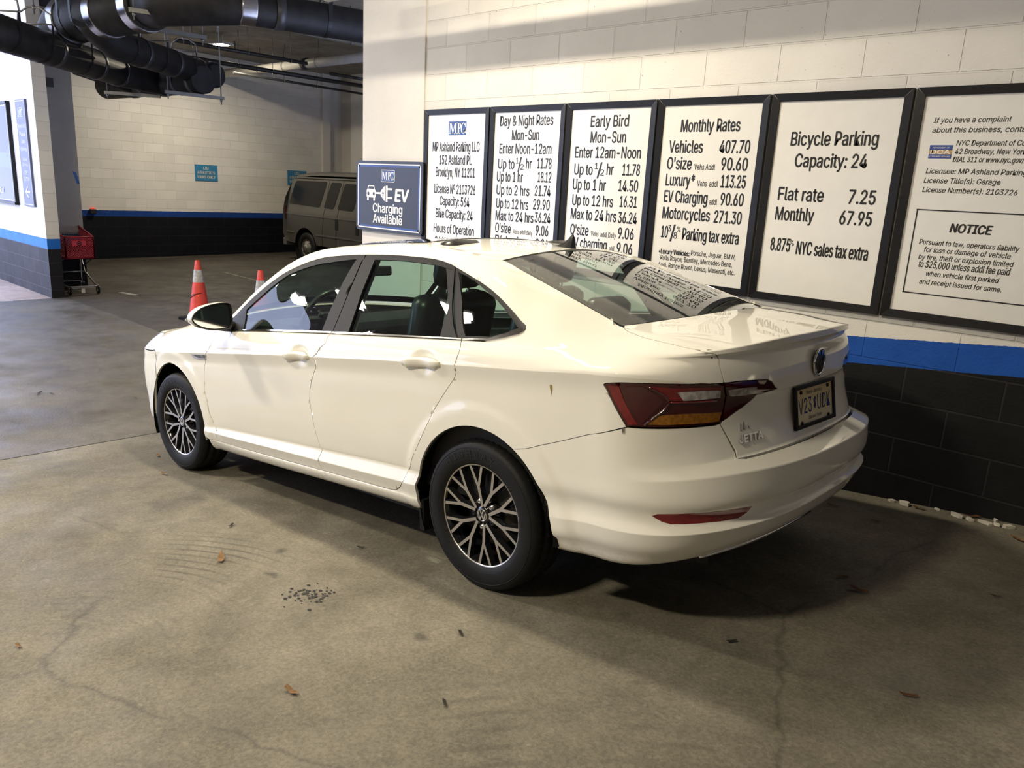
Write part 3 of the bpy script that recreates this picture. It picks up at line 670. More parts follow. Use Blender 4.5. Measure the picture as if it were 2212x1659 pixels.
# ---- body shell: sill, quarter panel, C-pillar, roof rail and A-pillar in one pressing
lamp = catm(LAMP_OUT[:4], 3)[:-1] + catm(LAMP_OUT[3:14], 3)
i_tl = len(lamp)
tip = catm(DLOTIP, 3)
shell = wline(2.262, rear_arch_up[-1][0], 0.0, 30) + rear_arch_up[::-1][:len(arch_quarter)] + BUMPGAP[1:-1] + lamp + TRUNKGAP_UP[::-1][1:] + \
    wline(-.95, 2.12, 20.0, 40) + [(2.13, 19.0), (2.12, 18.4)] + wline(2.09, .34, 18.0, 30) + tip + wline(-.02, u_cg_top, 17.0, 3) + CG_ + wline(CG_[-1][0] + .02, 2.262, 3.0, 20)
body_shell = panel('body_shell', shell, P_WHITE, car, gap=.0012)
# ---- front wing with the wheel arch, front bumper
front_arch = arch_pts(1, AR, 180 + 9, -3, 60)
wing = FD_[::-1] + [(2.118, 14.6), (2.108, 16.2), (2.10, 17.2), (2.13, 18.2)] + wline(2.16, 3.02, 18.6, 12) + [(3.10, 17.0), (3.06, 14.0), (2.98, 12.5)] + \
    [p for p in front_arch[::-1] if p[1] > 8.4] + []
wing = wing[:-1] + [p for p in front_arch[::-1] if p[1] <= 8.4 and p[0] < 2.6] + [(2.29, 2.95), (2.22, 3.0)]
front_wing = panel('front_wing', wing, P_WHITE, car)
fb = [p for p in front_arch if p[0] > 2.7 and p[1] <= 8.4]
fb = fb[::-1]
front_bumper = panel('front_bumper', fb[::-1] + wline(3.06, 4.1, .0, 30) + [(4.1, 12.2)] + wline(4.05, 3.2, 12.3, 20) + [(2.99, 12.4)], P_WHITE, car, fix_center=True, du=.03)
# ---- rear bumper, boot lid
rb = wline(-1.55, arch_bumper[0][0] - .01, 0.0, 60)[::-1]
lower = [(-.703, 10.05)] + [(u, 10.04) for u in lin(-.74, -1.10, 16)] + TRUNKGAP_LOW[:3]
bump = [(p[0], p[1]) for p in arch_bumper] + BUMPGAP[1:-1] + lower + [(-1.168, 8.90)] + wline(-1.19, -1.55, 8.80, 20) + [(-1.55, 0.0)] + wline(-1.55, arch_bumper[0][0] - .006, 0.0, 60)[1:]
rear_bumper = panel('rear_bumper', bump, P_WHITE, car, fix_center=True, gap=.001)
lin_lo = LAMP_IN[7:20]; lin_up = LAMP_IN[:8]
boot = [(-1.168, 8.95), (-1.173, 9.19), (-1.149, 9.65), (-1.122, 10.05)] + [(p[0] - .0, p[1]) for p in lin_lo[::-1]] + catm(lin_up[::-1], 2) + TRUNKGAP_UP[::-1][1:-1] + [(-1.01, 19.86)] + wline(-1.03, -1.55, 20.0, 20) + [(-1.55, 8.9)] + wline(-1.53, -1.19, 8.9, 18)
boot_lid = panel('boot_lid', boot, P_WHITE, car, fix_center=True, gap=.0022)

# ---- hood, windscreen, roof, sunroof, rear window (between the roof edges)
def top_strip(name, u0, u1, t0, t1, mat, parent, off=0.0, nu=30, nt=24, rim=.01, corner=0.0):
    U = np.linspace(u0, u1, nu + 1); T = np.linspace(t0, t1, nt + 1)
    UU, TT = np.meshgrid(U, T, indexing='ij')
    if corner:      # round the corners of the sheet
        s = (TT - (t0 + t1) / 2) / ((t1 - t0) / 2); q = (UU - (u0 + u1) / 2) / ((u1 - u0) / 2)
        k = 1 - corner * np.abs(q) ** 6 * s * s; TT = (t0 + t1) / 2 + s * (t1 - t0) / 2 * k
    P = top(UU, TT); e = 2e-3
    n = np.cross(top(UU + e, TT) - top(UU - e, TT), top(UU, TT + e) - top(UU, TT - e)); n /= np.linalg.norm(n, axis=-1, keepdims=True)
    n *= np.sign(n[..., 2:3] + 1e-9)
    P = P + n * off; ny = nt + 1
    vs = [tuple(p) for p in P.reshape(-1, 3)]; fs = [(i * ny + j, (i + 1) * ny + j, (i + 1) * ny + j + 1, i * ny + j + 1) for i in range(nu) for j in range(nt)]
    edge = [(i, 0) for i in range(nu + 1)] + [(nu, j) for j in range(1, nt + 1)] + [(i, nt) for i in range(nu - 1, -1, -1)] + [(0, j) for j in range(nt - 1, 0, -1)]
    sharp = []
    if rim:
        b0 = len(vs)
        for i, j in edge: vs.append(tuple(P[i, j] - n[i, j] * rim))
        m_ = len(edge)
        for a in range(m_):
            c = (a + 1) % m_; i, j = edge[a]; i2, j2 = edge[c]
            fs.append((i * ny + j, i2 * ny + j2, b0 + c, b0 + a))
    bm = bmesh.new(); V = [bm.verts.new(v) for v in vs]
    for f in fs:
        try: ff = bm.faces.new([V[k] for k in f]); ff.smooth = True
        except ValueError: pass
    bmesh.ops.recalc_face_normals(bm, faces=bm.faces)
    c = bm.faces[:][len(bm.faces) // 3]
    if c.normal.z < 0: bmesh.ops.reverse_faces(bm, faces=bm.faces[:])
    for ed in bm.edges:
        if len(ed.link_faces) == 2 and ed.calc_face_angle(0) > .6: ed.smooth = False
    return bm_obj(name, bm, mat, parent)
hood = top_strip('hood', 2.25, 3.14, -.985, .985, P_WHITE, car)
windscreen = top_strip('windscreen', 1.22, 2.13, -.985, .985, P_GLASS, car, off=-.002, rim=0)
roof = top_strip('roof_panel', .20, 1.195, -1.0, 1.0, P_WHITE, car, nu=40)
sunroof = top_strip('sunroof', .72, 1.20, -.93, .93, simple('sunroof_glass', (.010, .010, .012), .05, coat=1.0), car, off=.004, corner=.05)
rear_window = top_strip('rear_window', .187, -1.01, -.99, .99, P_GLASSR, car, off=-.002, nu=40, nt=30, rim=0)
def frit(name, u0, u1, b, parent, bu=None):
    """black ceramic border printed on the inside of a window"""
    bu = bu or b
    bm = bmesh.new()
    for (a0, a1, c0, c1) in ((u0, u1, -.99, -.99 + b), (u0, u1, .99 - b, .99), (u0, u0 + math.copysign(bu, u1 - u0), -.99 + b, .99 - b), (u1 - math.copysign(bu, u1 - u0) * 1.6, u1, -.99 + b, .99 - b)):
        UU, TT = np.meshgrid(np.linspace(a0, a1, 24), np.linspace(c0, c1, 16), indexing='ij'); P = top(UU, TT) - np.array((0, 0, .006))
        V = [[bm.verts.new(P[i, j]) for j in range(16)] for i in range(24)]
        for i in range(23):
            for j in range(15): bm.faces.new((V[i][j], V[i + 1][j], V[i + 1][j + 1], V[i][j + 1]))
    return bm_obj(name, bm, P_SATIN, parent, smooth=True)
frit('window_border', .187, -1.01, .06, rear_window, bu=.05)
frit('window_border', 1.22, 2.13, .05, windscreen)

# ---- dark strips added behind the shut lines, shading the gaps and stopping light leaks
def ribbon(name, pts, parent, off=-.010, half=.018, mat=None):
    pts = catm(pts, 2) if len(pts) < 30 else pts
    U = np.array([p[0] for p in pts]); W = np.array([p[1] for p in pts]); P = body(U, W); N = nrm(U, W)
    T = np.gradient(P, axis=0); T /= np.linalg.norm(T, axis=1, keepdims=True) + 1e-9; S = np.cross(N, T)
    vs = []; fs = []
    for i in range(len(P)):
        vs += [P[i] + N[i] * off - S[i] * half, P[i] + N[i] * off + S[i] * half]
        if i: fs.append((2 * i - 2, 2 * i, 2 * i + 1, 2 * i - 1))
    return mesh_obj(name, vs, fs, mat or P_RUB, parent, smooth=True)
ribbon('door_seal', FD, front_door); ribbon('door_seal', BG, rear_door); ribbon('door_seal', CG, rear_door)
ribbon('door_seal', wline(2.24, .5, 3.0, 40), body_shell); ribbon('panel_seal', BUMPGAP, body_shell)
ribbon('panel_seal', TRUNKGAP_UP, boot_lid); ribbon('panel_seal', TRUNKGAP_LOW[:4] + wline(-1.18, -1.55, 8.86, 20), boot_lid, off=-.014)

# ---- side glass, black frames and pillars, chrome belt strip
dlo = wline(2.10, .34, 18.0, 40) + tip + wline(-.02, 2.05, 17.0, 40)
side_frame_poly = dlo
def ring_panel(name, poly, holes_bounds, mat, parent, off): return panel(name, poly, mat, parent, off=off, gap=0, rim=0)
# frame bars: top band, pillars
def band(u0, u1, wa, wb, n=30): return wline(u0, u1, wa, n) + wline(u1, u0, wb, n)
fg = catm(FGLASS[0:1] + FGLASS[2:4], 1) + FGLASS[4:]
panel('window_frame', wline(2.08, .992, 18.0, 30) + [(.985, 17.89)] + FGLASS[8:3:-1] + [(1.872, 17.70), (1.845, 17.33), (1.83, 17.05), (1.87, 17.0), (2.06, 17.02), (2.075, 17.4)], P_SATIN, front_door, off=-.002, gap=.001, rim=.006)
panel('window_frame', wline(.985, .325, 18.0, 20) + [(.316, 17.93), (.372, 17.905), (.508, 17.895), (.654, 17.905), (.894, 17.9), (.985, 17.90)], P_SATIN, rear_door, off=-.002, gap=.001, rim=.006)
panel('pillar_trim', [(.992, 17.9), (1.041, 17.905), (1.056, 17.75), (1.069, 17.62), (1.076, 17.48), (1.081, 17.33), (1.078, 17.05), (.988, 17.05), (.988, 17.4)], P_PILLAR, front_door, off=.001, gap=.001, rim=.008)
panel('pillar_trim', [(.984, 17.9), (.894, 17.9), (.887, 17.72), (.885, 17.54), (.873, 17.34), (.86, 17.05), (.984, 17.05), (.984, 17.4)], P_PILLAR, rear_door, off=.001, gap=.001, rim=.008)
panel('pillar_trim', [(.372, 17.90), (.314, 17.93), (.240, 17.55), (.120, 17.05), (.231, 17.05), (.252, 17.5), (.312, 17.70)], P_PILLAR, rear_door, off=.001, gap=.001, rim=.008)
panel('quarter_frame', wline(.318, .30, 17.99, 1) + tip + [(-.04, 17.05), (.105, 17.03)] + [QGLASS[2], QGLASS[3], QGLASS[4], QGLASS[5]] + QGLASS[6:] + [QGLASS[0], QGLASS[1], QGLASS[2], (.108, 17.05), (.112, 17.04), (.2, 17.45), (.31, 17.93)], P_SATIN, body_shell, off=-.002, gap=0, rim=.006)
glass_f = panel('window_glass', [(1.90, 17.04), (1.88, 17.70), (1.70, 17.90), (1.4, 17.93), (1.03, 17.93), (1.06, 17.5), (1.07, 17.04)], P_GLASS, front_door, off=-.008, gap=0, rim=0)
glass_q = panel('corner_panel', [(2.04, 17.04), (2.05, 17.2), (1.875, 17.66), (1.85, 17.35), (1.84, 17.04)], P_SATIN, front_door, off=-.006, gap=0, rim=0)
glass_r = panel('window_glass', [(.88, 17.04), (.91, 17.93), (.65, 17.93), (.36, 17.93), (.25, 17.55), (.22, 17.04)], P_GLASS, rear_door, off=-.008, gap=0, rim=0)
glass_c = panel('quarter_glass', [(.115, 17.04), (.30, 17.95), (.10, 17.96), (-.20, 17.8), (-.12, 17.35), (-.04, 17.1)], P_GLASS, body_shell, off=-.008, gap=0, rim=0)
def bead(name, pts, parent, r, mat, off=.0, n=8):
    pts = catm(pts, 3); U = np.array([p[0] for p in pts]); W = np.array([p[1] for p in pts]); P = body(U, W) + nrm(U, W) * off
    bm = bmesh.new(); bm_tube(bm, P, r, n); return bm_obj(name, bm, mat, parent)
strip_f = panel('belt_strip', band(2.06, .992, 17.0, 17.055), P_CHROME, front_door, off=.005, gap=0, rim=.008)
strip_r = panel('belt_strip', band(.984, .100, 17.0, 17.05), P_CHROME, rear_door, off=.005, gap=0, rim=.008)
strip_q = panel('belt_strip', [(.096, 17.0), (-.04, 17.03), (-.12, 17.24), (-.185, 17.49), (-.217, 17.73), (-.20, 17.80), (-.165, 17.56), (-.11, 17.36), (-.04, 17.12), (.096, 17.05)], P_CHROME, body_shell, off=.004, gap=0, rim=.006)

# ---- tail lamp (outer on the wing, inner on the boot lid)
tail = panel('tail_lamp', lamp + LAMP_OUT[14:19] + [(u, 10.08) for u in lin(-1.10, -.73, 14)], P_LENSD, car, off=-.001, gap=.002, rim=.02)
tail_in = panel('tail_lamp', catm(lin_up, 2) + lin_lo[1:] + LAMP_IN[20:], P_LENSD, boot_lid, off=.0, gap=.0015, rim=.02)
for nm, pl, mt, par in (('amber_lens', AMBER, P_AMBER, tail), ('reverse_lens', REVERSE, P_CLEAR, tail), ('reflector_strip', REDREFL, P_LENSR, tail), ('red_lens', REDTOP, P_LENSR, tail), ('reverse_lens', REVERSE_IN, simple('clear_inner_lens', (.30, .27, .26), .2, coat=1.0, var=.3, scale=60), None)):
    p_ = panel(nm, pl, mt, par or boot_lid, off=.0016 if par else .003, gap=.0, rim=.003)
panel('lens_facet', [(-.70, 11.42), (-.775, 11.50), (-.868, 10.80), (-.775, 10.20), (-.735, 10.42), (-.715, 10.85)], P_LENSB, tail, off=.001, gap=0, rim=0)
bead('lens_rib', [(-.80, 11.50), (-.893, 10.79), (-.783, 10.15)], tail, .004, P_LENSB, off=.002, n=6)
bead('lens_rib', [(-.893, 10.80), (-1.0, 10.82), (-1.10, 10.86)], tail, .003, P_LENSR, off=.002, n=6)
reflector = panel('rear_reflector', REFLECTOR, P_LENSR, rear_bumper, off=.001, gap=0, rim=.01)
bead('bumper_strip', [(-1.02, 1.05), (-1.06, 1.5), (-1.12, 1.75), (-1.25, 1.95), (-1.40, 2.02), (-1.548, 2.05)], rear_bumper, .006, P_CHROME, off=.001)

# ---- door handles
def handle(parent, u0, u1, w, flag):
    U = np.linspace(u0, u1, 14); P = body(U, np.full(14, w)); N = nrm(U, np.full(14, w))
    bm = bmesh.new(); prof = [(-.020, -.003), (-.021, .012), (-.012, .024), (0, .028), (.010, .024), (.016, .010), (.016, -.003)]; R = []
    for i in range(14):
        s = i / 13; k = min(1, math.sin(PI * min(max(s, .03), .97)) * 2.2); lift = .010 + .012 * math.sin(PI * s) ** .6
        up = np.array((0, 0, 1.)); hgt = .75 + .35 * min(1, (1 - s) * 1.0 + s * 1.15)
        R.append([bm.verts.new(P[i] + N[i] * (h * .62 * max(k, .35) + lift * .35) + up * (v * hgt * max(k, .45))) for v, h in prof])
    for i in range(13):
        for k in range(len(prof) - 1): f = bm.faces.new((R[i][k], R[i + 1][k], R[i + 1][k + 1], R[i][k + 1])); f.smooth = True
    bm.faces.new(R[0]); bm.faces.new(R[-1][::-1]); bmesh.ops.recalc_face_normals(bm, faces=bm.faces)
    h = bm_obj('door_handle', bm, P_WHITE, parent)
handle(front_door, 1.352, 1.122, 12.02, 0); handle(rear_door, .418, .176, 12.02, 1)

# ================================================================== THE CAR: running gear and details
# ---- lettering helper (font outlines to mesh)
FONT = None
try:
    FONT = bpy.data.fonts.load(bpy.utils.system_resource('DATAFILES', path='fonts') + '/Inter.woff2')
except Exception: FONT = None
def text_mesh(s, font=None, shear=0.0, extrude=0.0, bold=0.0, align='LEFT', space=1.0):
    cu = bpy.data.curves.new('t', 'FONT'); cu.body = s; cu.size = 1.0; cu.shear = shear; cu.extrude = extrude; cu.offset = bold; cu.resolution_u = 3; cu.space_character = space
    f = font or FONT
    if f: cu.font = f
    ob = bpy.data.objects.new('t', cu); COL.objects.link(ob)
    dg = bpy.context.evaluated_depsgraph_get(); ev = ob.evaluated_get(dg); me = bpy.data.meshes.new_from_object(ev)
    bpy.data.objects.remove(ob); bpy.data.curves.remove(cu)
    co = np.array([v.co[:] for v in me.vertices]) if len(me.vertices) else np.zeros((0, 3))
    fs = [tuple(p.vertices) for p in me.polygons]; bpy.data.meshes.remove(me); return co, fs
_caph = [None]
def cap_h():
    if _caph[0] is None: c, _ = text_mesh('H'); _caph[0] = c[:, 1].max() - c[:, 1].min()
    return _caph[0]
def place_text(acc, s, x0, x1, base, cap, M, **kw):
    """add text to acc=(verts, faces): fit between x0 and x1, cap height cap, baseline base, in the local plane M"""
    bold = kw.pop('bold', 0.0)
    co, fs = text_mesh(s, **kw)
    if not len(co): return
    a, b = co[:, 0].min(), co[:, 0].max(); sx = (x1 - x0) / max(b - a, 1e-6); sy = cap / cap_h(); bw = bold * cap * 1.3
    for ox, oy in (((0, 0),) if bold <= 0 else ((-bw, 0), (bw, 0), (0, -bw * .7), (0, bw * .7))):      # heavier weight: strokes laid over one another
        n0 = len(acc[0]); lift = .00012 * (1 if ox > 0 else 2 if oy < 0 else 3 if oy > 0 else 0)
        for v in co: acc[0].append(tuple(M @ Vector((x0 + (v[0] - a) * sx + ox, base + v[1] * sy + oy, v[2] + lift))))
        for f in fs: acc[1].append(tuple(i + n0 for i in f))

# ---- wheels
TR, TW, RR = .3175, .205, .2195
def tyre_bm():
    n = 120; bm = bmesh.new()
    prof = [(.212, -.088), (.222, -.098), (.245, -.104), (.275, -.1045), (.297, -.099), (.308, -.088), (.314, -.072), (.3165, -.055), (.309, -.052), (.309, -.044), (.3175, -.041), (.3175, -.006), (.310, -.004), (.310, .004), (.3175, .006), (.3175, .041), (.309, .044), (.309, .052), (.3165, .055), (.314, .072), (.308, .088), (.297, .099), (.275, .1045), (.245, .104), (.222, .098), (.212, .088)]
    rings = []
    for j, (r, h) in enumerate(prof):
        ring = []
        for k in range(n):
            a = 2 * PI * (k + (.35 if abs(h) < .05 else 0)) / n; rr = r
            if .30 < r and .05 < abs(h) < .095 and k % 2 == 0: rr = r - (.0055 if abs(h) < .08 else .003)
            if abs(h) < .042 and r > .315 and (k + (1 if h > 0 else 0)) % 3 == 0: rr = r - .004
            ring.append(bm.verts.new((rr * math.cos(a), h, rr * math.sin(a))))
        rings.append(ring)
    for j in range(len(prof) - 1):
        for k in range(n):
            f = bm.faces.new((rings[j][k], rings[j + 1][k], rings[j + 1][(k + 1) % n], rings[j][(k + 1) % n])); f.smooth = True
    bmesh.ops.recalc_face_normals(bm, faces=bm.faces)
    # raised sidewall line
    for h in (.1035,):
        bm_tube(bm, [(.285 * math.cos(a), h - .002, .285 * math.sin(a)) for a in lin(0, 2 * PI, 61)[:-1]], .0022, 5, closed=True)
        bm_tube(bm, [(.238 * math.cos(a), h - .003, .238 * math.sin(a)) for a in lin(0, 2 * PI, 61)[:-1]], .0022, 5, closed=True)
    return bm
def emblem_bm(R, h0, M, mi_ring=0):
    """round badge: ring with a V above a W"""
    bm = bmesh.new()
    r_ = .10 * R
    bm_tube(bm, [M @ Vector((R * math.cos(a), R * math.sin(a), h0)) for a in lin(0, 2 * PI, 49)[:-1]], r_, 8, closed=True)
    def stroke(p, q, w):
        p, q = Vector(p) * R, Vector(q) * R; d = (q - p).normalized(); n = Vector((-d.y, d.x)) * w * R / 2
        poly = [p - n, q - n, q + n, p + n]; bm_prism(bm, [(a.x, a.y) for a in poly], h0 - .001, h0 + r_ * .8, M)
    stroke((-.40, .86), (-.04, .16), .24); stroke((.40, .86), (.04, .16), .24)
    stroke((-.82, .44), (-.40, -.78), .24); stroke((-.40, -.78), (-.02, .02), .22); stroke((.02, .02), (.40, -.78), .22); stroke((.40, -.78), (.82, .44), .24)
    bmesh.ops.recalc_face_normals(bm, faces=bm.faces); return bm
P_TLET = simple('tyre_lettering', (.018, .018, .019), .5, spec=.3)
def wheel(x, side, theta0, steer=0.0, word=None):
    """side +1 = left"""
    root = bpy.data.objects.new('wheel', None); COL.objects.link(root); root.empty_display_size = .1; root.parent = car
    root.location = (x, side * .772, .316); root.rotation_euler = (0, 0, steer + (0 if side > 0 else PI))
    bm_obj('tyre', tyre_bm(), P_TYRE, root)
    if word:     # raised maker's lettering on the sidewall
        acc = ([], []); n = len(word)
        for i, ch in enumerate(word):
            a = math.radians(100 - (i - (n - 1) / 2) * 9.5); r = .250; rad = Vector((-math.cos(a), 0, math.sin(a))); tan = Vector((-math.sin(a), 0, -math.cos(a)))
            place_text(acc, ch, -.013, .013, 0, .026, frame_mat(rad * r + Vector((0, .1060, 0)), tan, rad, Vector((0, 1, 0))))
        mesh_obj('tyre_lettering', acc[0], acc[1], P_TLET, root)
    # barrel, brake disc
    bm = bmesh.new()
    bm_lathe(bm, [(.212, -.088), (.203, -.07), (.196, -.02), (.199, .03), (.206, .062), (.2125, .079), (.2185, .083), (.2195, .088), (.2165, .0905)], 72, 'y')
    bmesh.ops.recalc_face_normals(bm, faces=bm.faces); bm_obj('rim_barrel', bm, P_GUN, root, smooth=True)
    bm = bmesh.new(); bm_lathe(bm, [(.02, -.005), (.14, -.005), (.14, .015), (.02, .015)], 48, 'y'); bm_obj('brake_disc', bm, simple('brake_disc_steel', (.09, .085, .08), .5, metal=.6), root)
    bm = bmesh.new(); bm_lathe(bm, [(.0, -.06), (.2, -.06), (.2, -.055), (0, -.055)], 40, 'y'); bm_obj('backing_plate', bm, P_DARK, root)
    # spoke face, local plane x-z, outwards +y
    Mf = Matrix(((-1, 0, 0, 0), (0, 0, 1, 0), (0, 1, 0, 0), (0, 0, 0, 1)))      # poly x -> car -x (to the right seen from the left side)
    bm = bmesh.new()
    def bar(p, q, wp, wq, yp, yq):
        p, q = Vector(p), Vector(q); d = (q - p).normalized(); n = Vector((-d.y, d.x))
        base = []
        for P, w_, y_ in ((p, wp, yp), (q, wq, yq)):
            for s in (-1, 1):
                c = P + n * s * w_ / 2; top_ = Mf @ Vector((c.x, c.y, y_)); c2 = P + n * s * (w_ / 2 + .005); low = Mf @ Vector((c2.x, c2.y, y_ - .024)); base.append((bm.verts.new(top_), bm.verts.new(low)))
        (a, a_), (b, b_), (c, c_), (d_, d__) = base
        f = bm.faces.new((a, b, d_, c)); f.material_index = 0
        for q4 in ((a, c, c_, a_), (c, d_, d__, c_), (d_, b, b_, d__), (b, a, a_, b_)): bm.faces.new(q4).material_index = 1
    for k in range(5):
        tp = theta0 + k * 72
        pr = lambda r, a: (r * math.cos(math.radians(a)), r * math.sin(math.radians(a)))
        for s in (-1, 1):
            j = pr(.122, tp + s * 18)
            bar(pr(.040, tp + s * 7), j, .013, .0155, .078, .083)
            for e in (-9, 9): bar(pr(.117, tp + s * 18), pr(.2125, tp + s * 18 + e), .0125, .0125, .083, .087)
    bmesh.ops.recalc_face_normals(bm, faces=bm.faces)
    bm_obj('spokes', bm, P_ALU, root, mats=[P_ALU, P_GUN])
    bm = bmesh.new(); bm_lathe(bm, [(.2125, .084), (.2085, .0868), (.2085, .089), (.2165, .0905), (.2195, .088)], 72, 'y'); bmesh.ops.recalc_face_normals(bm, faces=bm.faces); bm_obj('rim_lip', bm, P_ALU, root, smooth=True)
    bm = bmesh.new(); bm_lathe(bm, [(.075, .03), (.072, .052), (.045, .066), (.036, .072), (.034, .076), (.0, .076)], 40, 'y'); bmesh.ops.recalc_face_normals(bm, faces=bm.faces); bm_obj('hub', bm, P_GUN, root, smooth=True)
    for k in range(5):
        a = math.radians(theta0 + 36 + k * 72); bm = bmesh.new(); bm_lathe(bm, [(.012, .045), (.012, .066), (.0085, .066), (.0085, .072), (.004, .072), (.004, .066)], 14, 'y')
        bmesh.ops.recalc_face_normals(bm, faces=bm.faces); o = bm_obj('wheel_bolt', bm, P_DARK if k % 2 else P_ALU, root); p = Mf @ Vector((.056 * math.cos(a), .056 * math.sin(a), 0)); o.location = p
    cap = bm_obj('centre_cap', emblem_bm(.025, 0, Mf.copy()), P_CHROME, root); cap.location = (0, .0775, 0)
    bm = bmesh.new(); bm_tube(bm, [Vector((.255 * math.cos(a), .030, .012 + .0 * a)) for a in (0.0, .05)], .003, 5); 
    bm_obj('tyre_valve', bm, P_RUB, root)
    return root
wheel(0, 1, 78, word='HIGHWAY'); wheel(2.686, 1, 126 + 18, steer=.03, word='Firestone'); wheel(0, -1, 40); wheel(2.686, -1, 20)

# ---- wheel housings, underbody
for ax, az in ARCH:
    for s in (1, -1):
        bm = bmesh.new(); n = 40; R = []
        for k in range(n + 1):
            a = math.radians(-20 + 205 * k / n)
            R.append([bm.verts.new((ax + rr * math.cos(a), y * s, az + rr * math.sin(a))) for rr, y in ((.377, .868), (.388, .86), (.388, .56), (.02, .56))])
        for k in range(n):
            for j in range(3): bm.faces.new((R[k][j], R[k + 1][j], R[k + 1][j + 1], R[k][j + 1]))
        bmesh.ops.recalc_face_normals(bm, faces=bm.faces); bm_obj('wheel_housing', bm, P_RUB, car, smooth=True)
bm = bmesh.new()
bm_box(bm, (1.35, 0, .25), (1.75, 1.55, .09)); bm_box(bm, (1.3, 0, .33), (4.3, 1.08, .18)); bm_box(bm, (-.62, 0, .42), (.36, 1.2, .22)); bm_box(bm, (3.1, 0, .38), (.4, 1.1, .22))
bm_obj('underbody', bm, P_DARK, car)
bm = bmesh.new(); bm_tube(bm, [(0, .74, .316), (0, -.74, .316)], .035, 10); bm_tube(bm, [(2.686, .74, .316), (2.686, -.74, .316)], .03, 10); bm_obj('axle', bm, P_DARK, car)
# mud guard behind the sill end
for s in (1, -1):
    bm = bmesh.new(); bm_box(bm, (.362, .80 * s, .235), (.03, .12, .14)); bm_obj('mud_guard', bm, P_RUB, car)

# ---- mirror (left, then its twin)
def mirror_part():
    sec = [(1.985, .02, .02), (1.975, .55, .55), (1.955, .80, .82), (1.925, .95, .97), (1.885, 1.0, 1.0), (1.862, .985, .985)]
    # outline in the y-z plane of the mirror opening (rear view): tall inboard end, pointed outboard end
    out = [(.905, .965), (.99, .962), (1.06, .978), (1.105, 1.003), (1.122, 1.030), (1.108, 1.062), (1.065, 1.090), (1.01, 1.106), (.95, 1.113), (.908, 1.108), (.892, 1.085), (.890, 1.0)]
    out = catm(out + [out[0]], 3)[:-1]; cy, cz = 1.0, 1.035
    bm = bmesh.new(); rings = []
    for x, sy, sz in sec: rings.append([bm.verts.new((x, cy + (y - cy) * sy, cz + (z - cz) * sz)) for y, z in out])
    n = len(out)
    for i in range(len(rings) - 1):
        for k in range(n):
            f = bm.faces.new((rings[i][k], rings[i][(k + 1) % n], rings[i + 1][(k + 1) % n], rings[i + 1][k])); f.smooth = True
            zc = f.calc_center_median().z; f.material_index = 1 if zc < .992 else 0
    bm.faces.new(rings[0])
    # recess
    r2 = [bm.verts.new((1.855, cy + (y - cy) * .97, cz + (z - cz) * .965)) for y, z in out]; r3 = [bm.verts.new((1.872, cy + (y - cy) * .90, cz + (z - cz) * .885)) for y, z in out]
    for A, B in ((rings[-1], r2), (r2, r3)):
        for k in range(n): bm.faces.new((A[k], A[(k + 1) % n], B[(k + 1) % n], B[k])).material_index = 1
    bm.faces.new(r3).material_index = 1
    bmesh.ops.recalc_face_normals(bm, faces=bm.faces)
    o = bm_obj('door_mirror', bm, P_WHITE, car, mats=[P_WHITE, P_SATIN])
    bm = bmesh.new(); vs = [bm.verts.new((1.869 + .02 * (y - cy), cy + (y - cy) * .875, cz + (z - cz) * .855)) for y, z in out]; bm.faces.new(vs); bmesh.ops.recalc_face_normals(bm, faces=bm.faces)
    g = bm_obj('mirror_glass', bm, P_MIRROR, o)
    if g.data.polygons[0].normal.x > 0: g.data.flip_normals()
    bm = bmesh.new(); bm_tube(bm, [(1.93, .95, .985), (1.95, .88, .97), (1.97, .83, .965)], [.03, .028, .03], 10); bm_obj('mirror_arm', bm, P_SATIN, o, smooth=True)
    bm = bmesh.new(); P = [(1.962 - (s_ * .05), 1.085 + .03 * math.sin(s_ * PI) , 1.02 + .012 * s_) for s_ in lin(0, 1, 6)]; bm_tube(bm, P, .006, 6); bm_obj('indicator_strip', bm, P_CLEAR, o)
    return o
mir = mirror_part(); mirrored(mir, car)

# ---- antenna
bm = bmesh.new()
secs = [(.335, .004, .0), (.30, .030, .010), (.262, .034, .026), (.232, .030, .048), (.213, .020, .068), (.204, .010, .074)]
rings = []
def roof_z(x): return float(top(np.array([x]), np.array([0.]))[0, 2]) if False else float(np.interp(x, [.15, .2, .32, .42], [1.362, 1.377, 1.393, 1.405]))
for x, w_, h in secs:
    z0 = roof_z(x) - .004; zt = z0 + h + .006
    rings.append([bm.verts.new(p) for p in ((x, w_, z0), (x - .004, w_ * .55, z0 + h * .6), (x - .006, .003, zt), (x - .006, -.003, zt), (x - .004, -w_ * .55, z0 + h * .6), (x, -w_, z0))])
z0 = roof_z(.198) - .004
rings.append([bm.verts.new(p) for p in ((.196, .026, z0), (.196, .014, z0 + .04), (.196, .004, z0 + .076), (.196, -.004, z0 + .076), (.196, -.014, z0 + .04), (.196, -.026, z0))])
for i in range(len(rings) - 1):
    for k in range(5): bm.faces.new((rings[i][k], rings[i][k + 1], rings[i + 1][k + 1], rings[i + 1][k])).smooth = True
bm.faces.new(rings[-1]); bm.faces.new(rings[0])
bmesh.ops.recalc_face_normals(bm, faces=bm.faces); bm_obj('roof_antenna', bm, P_SATIN, car)

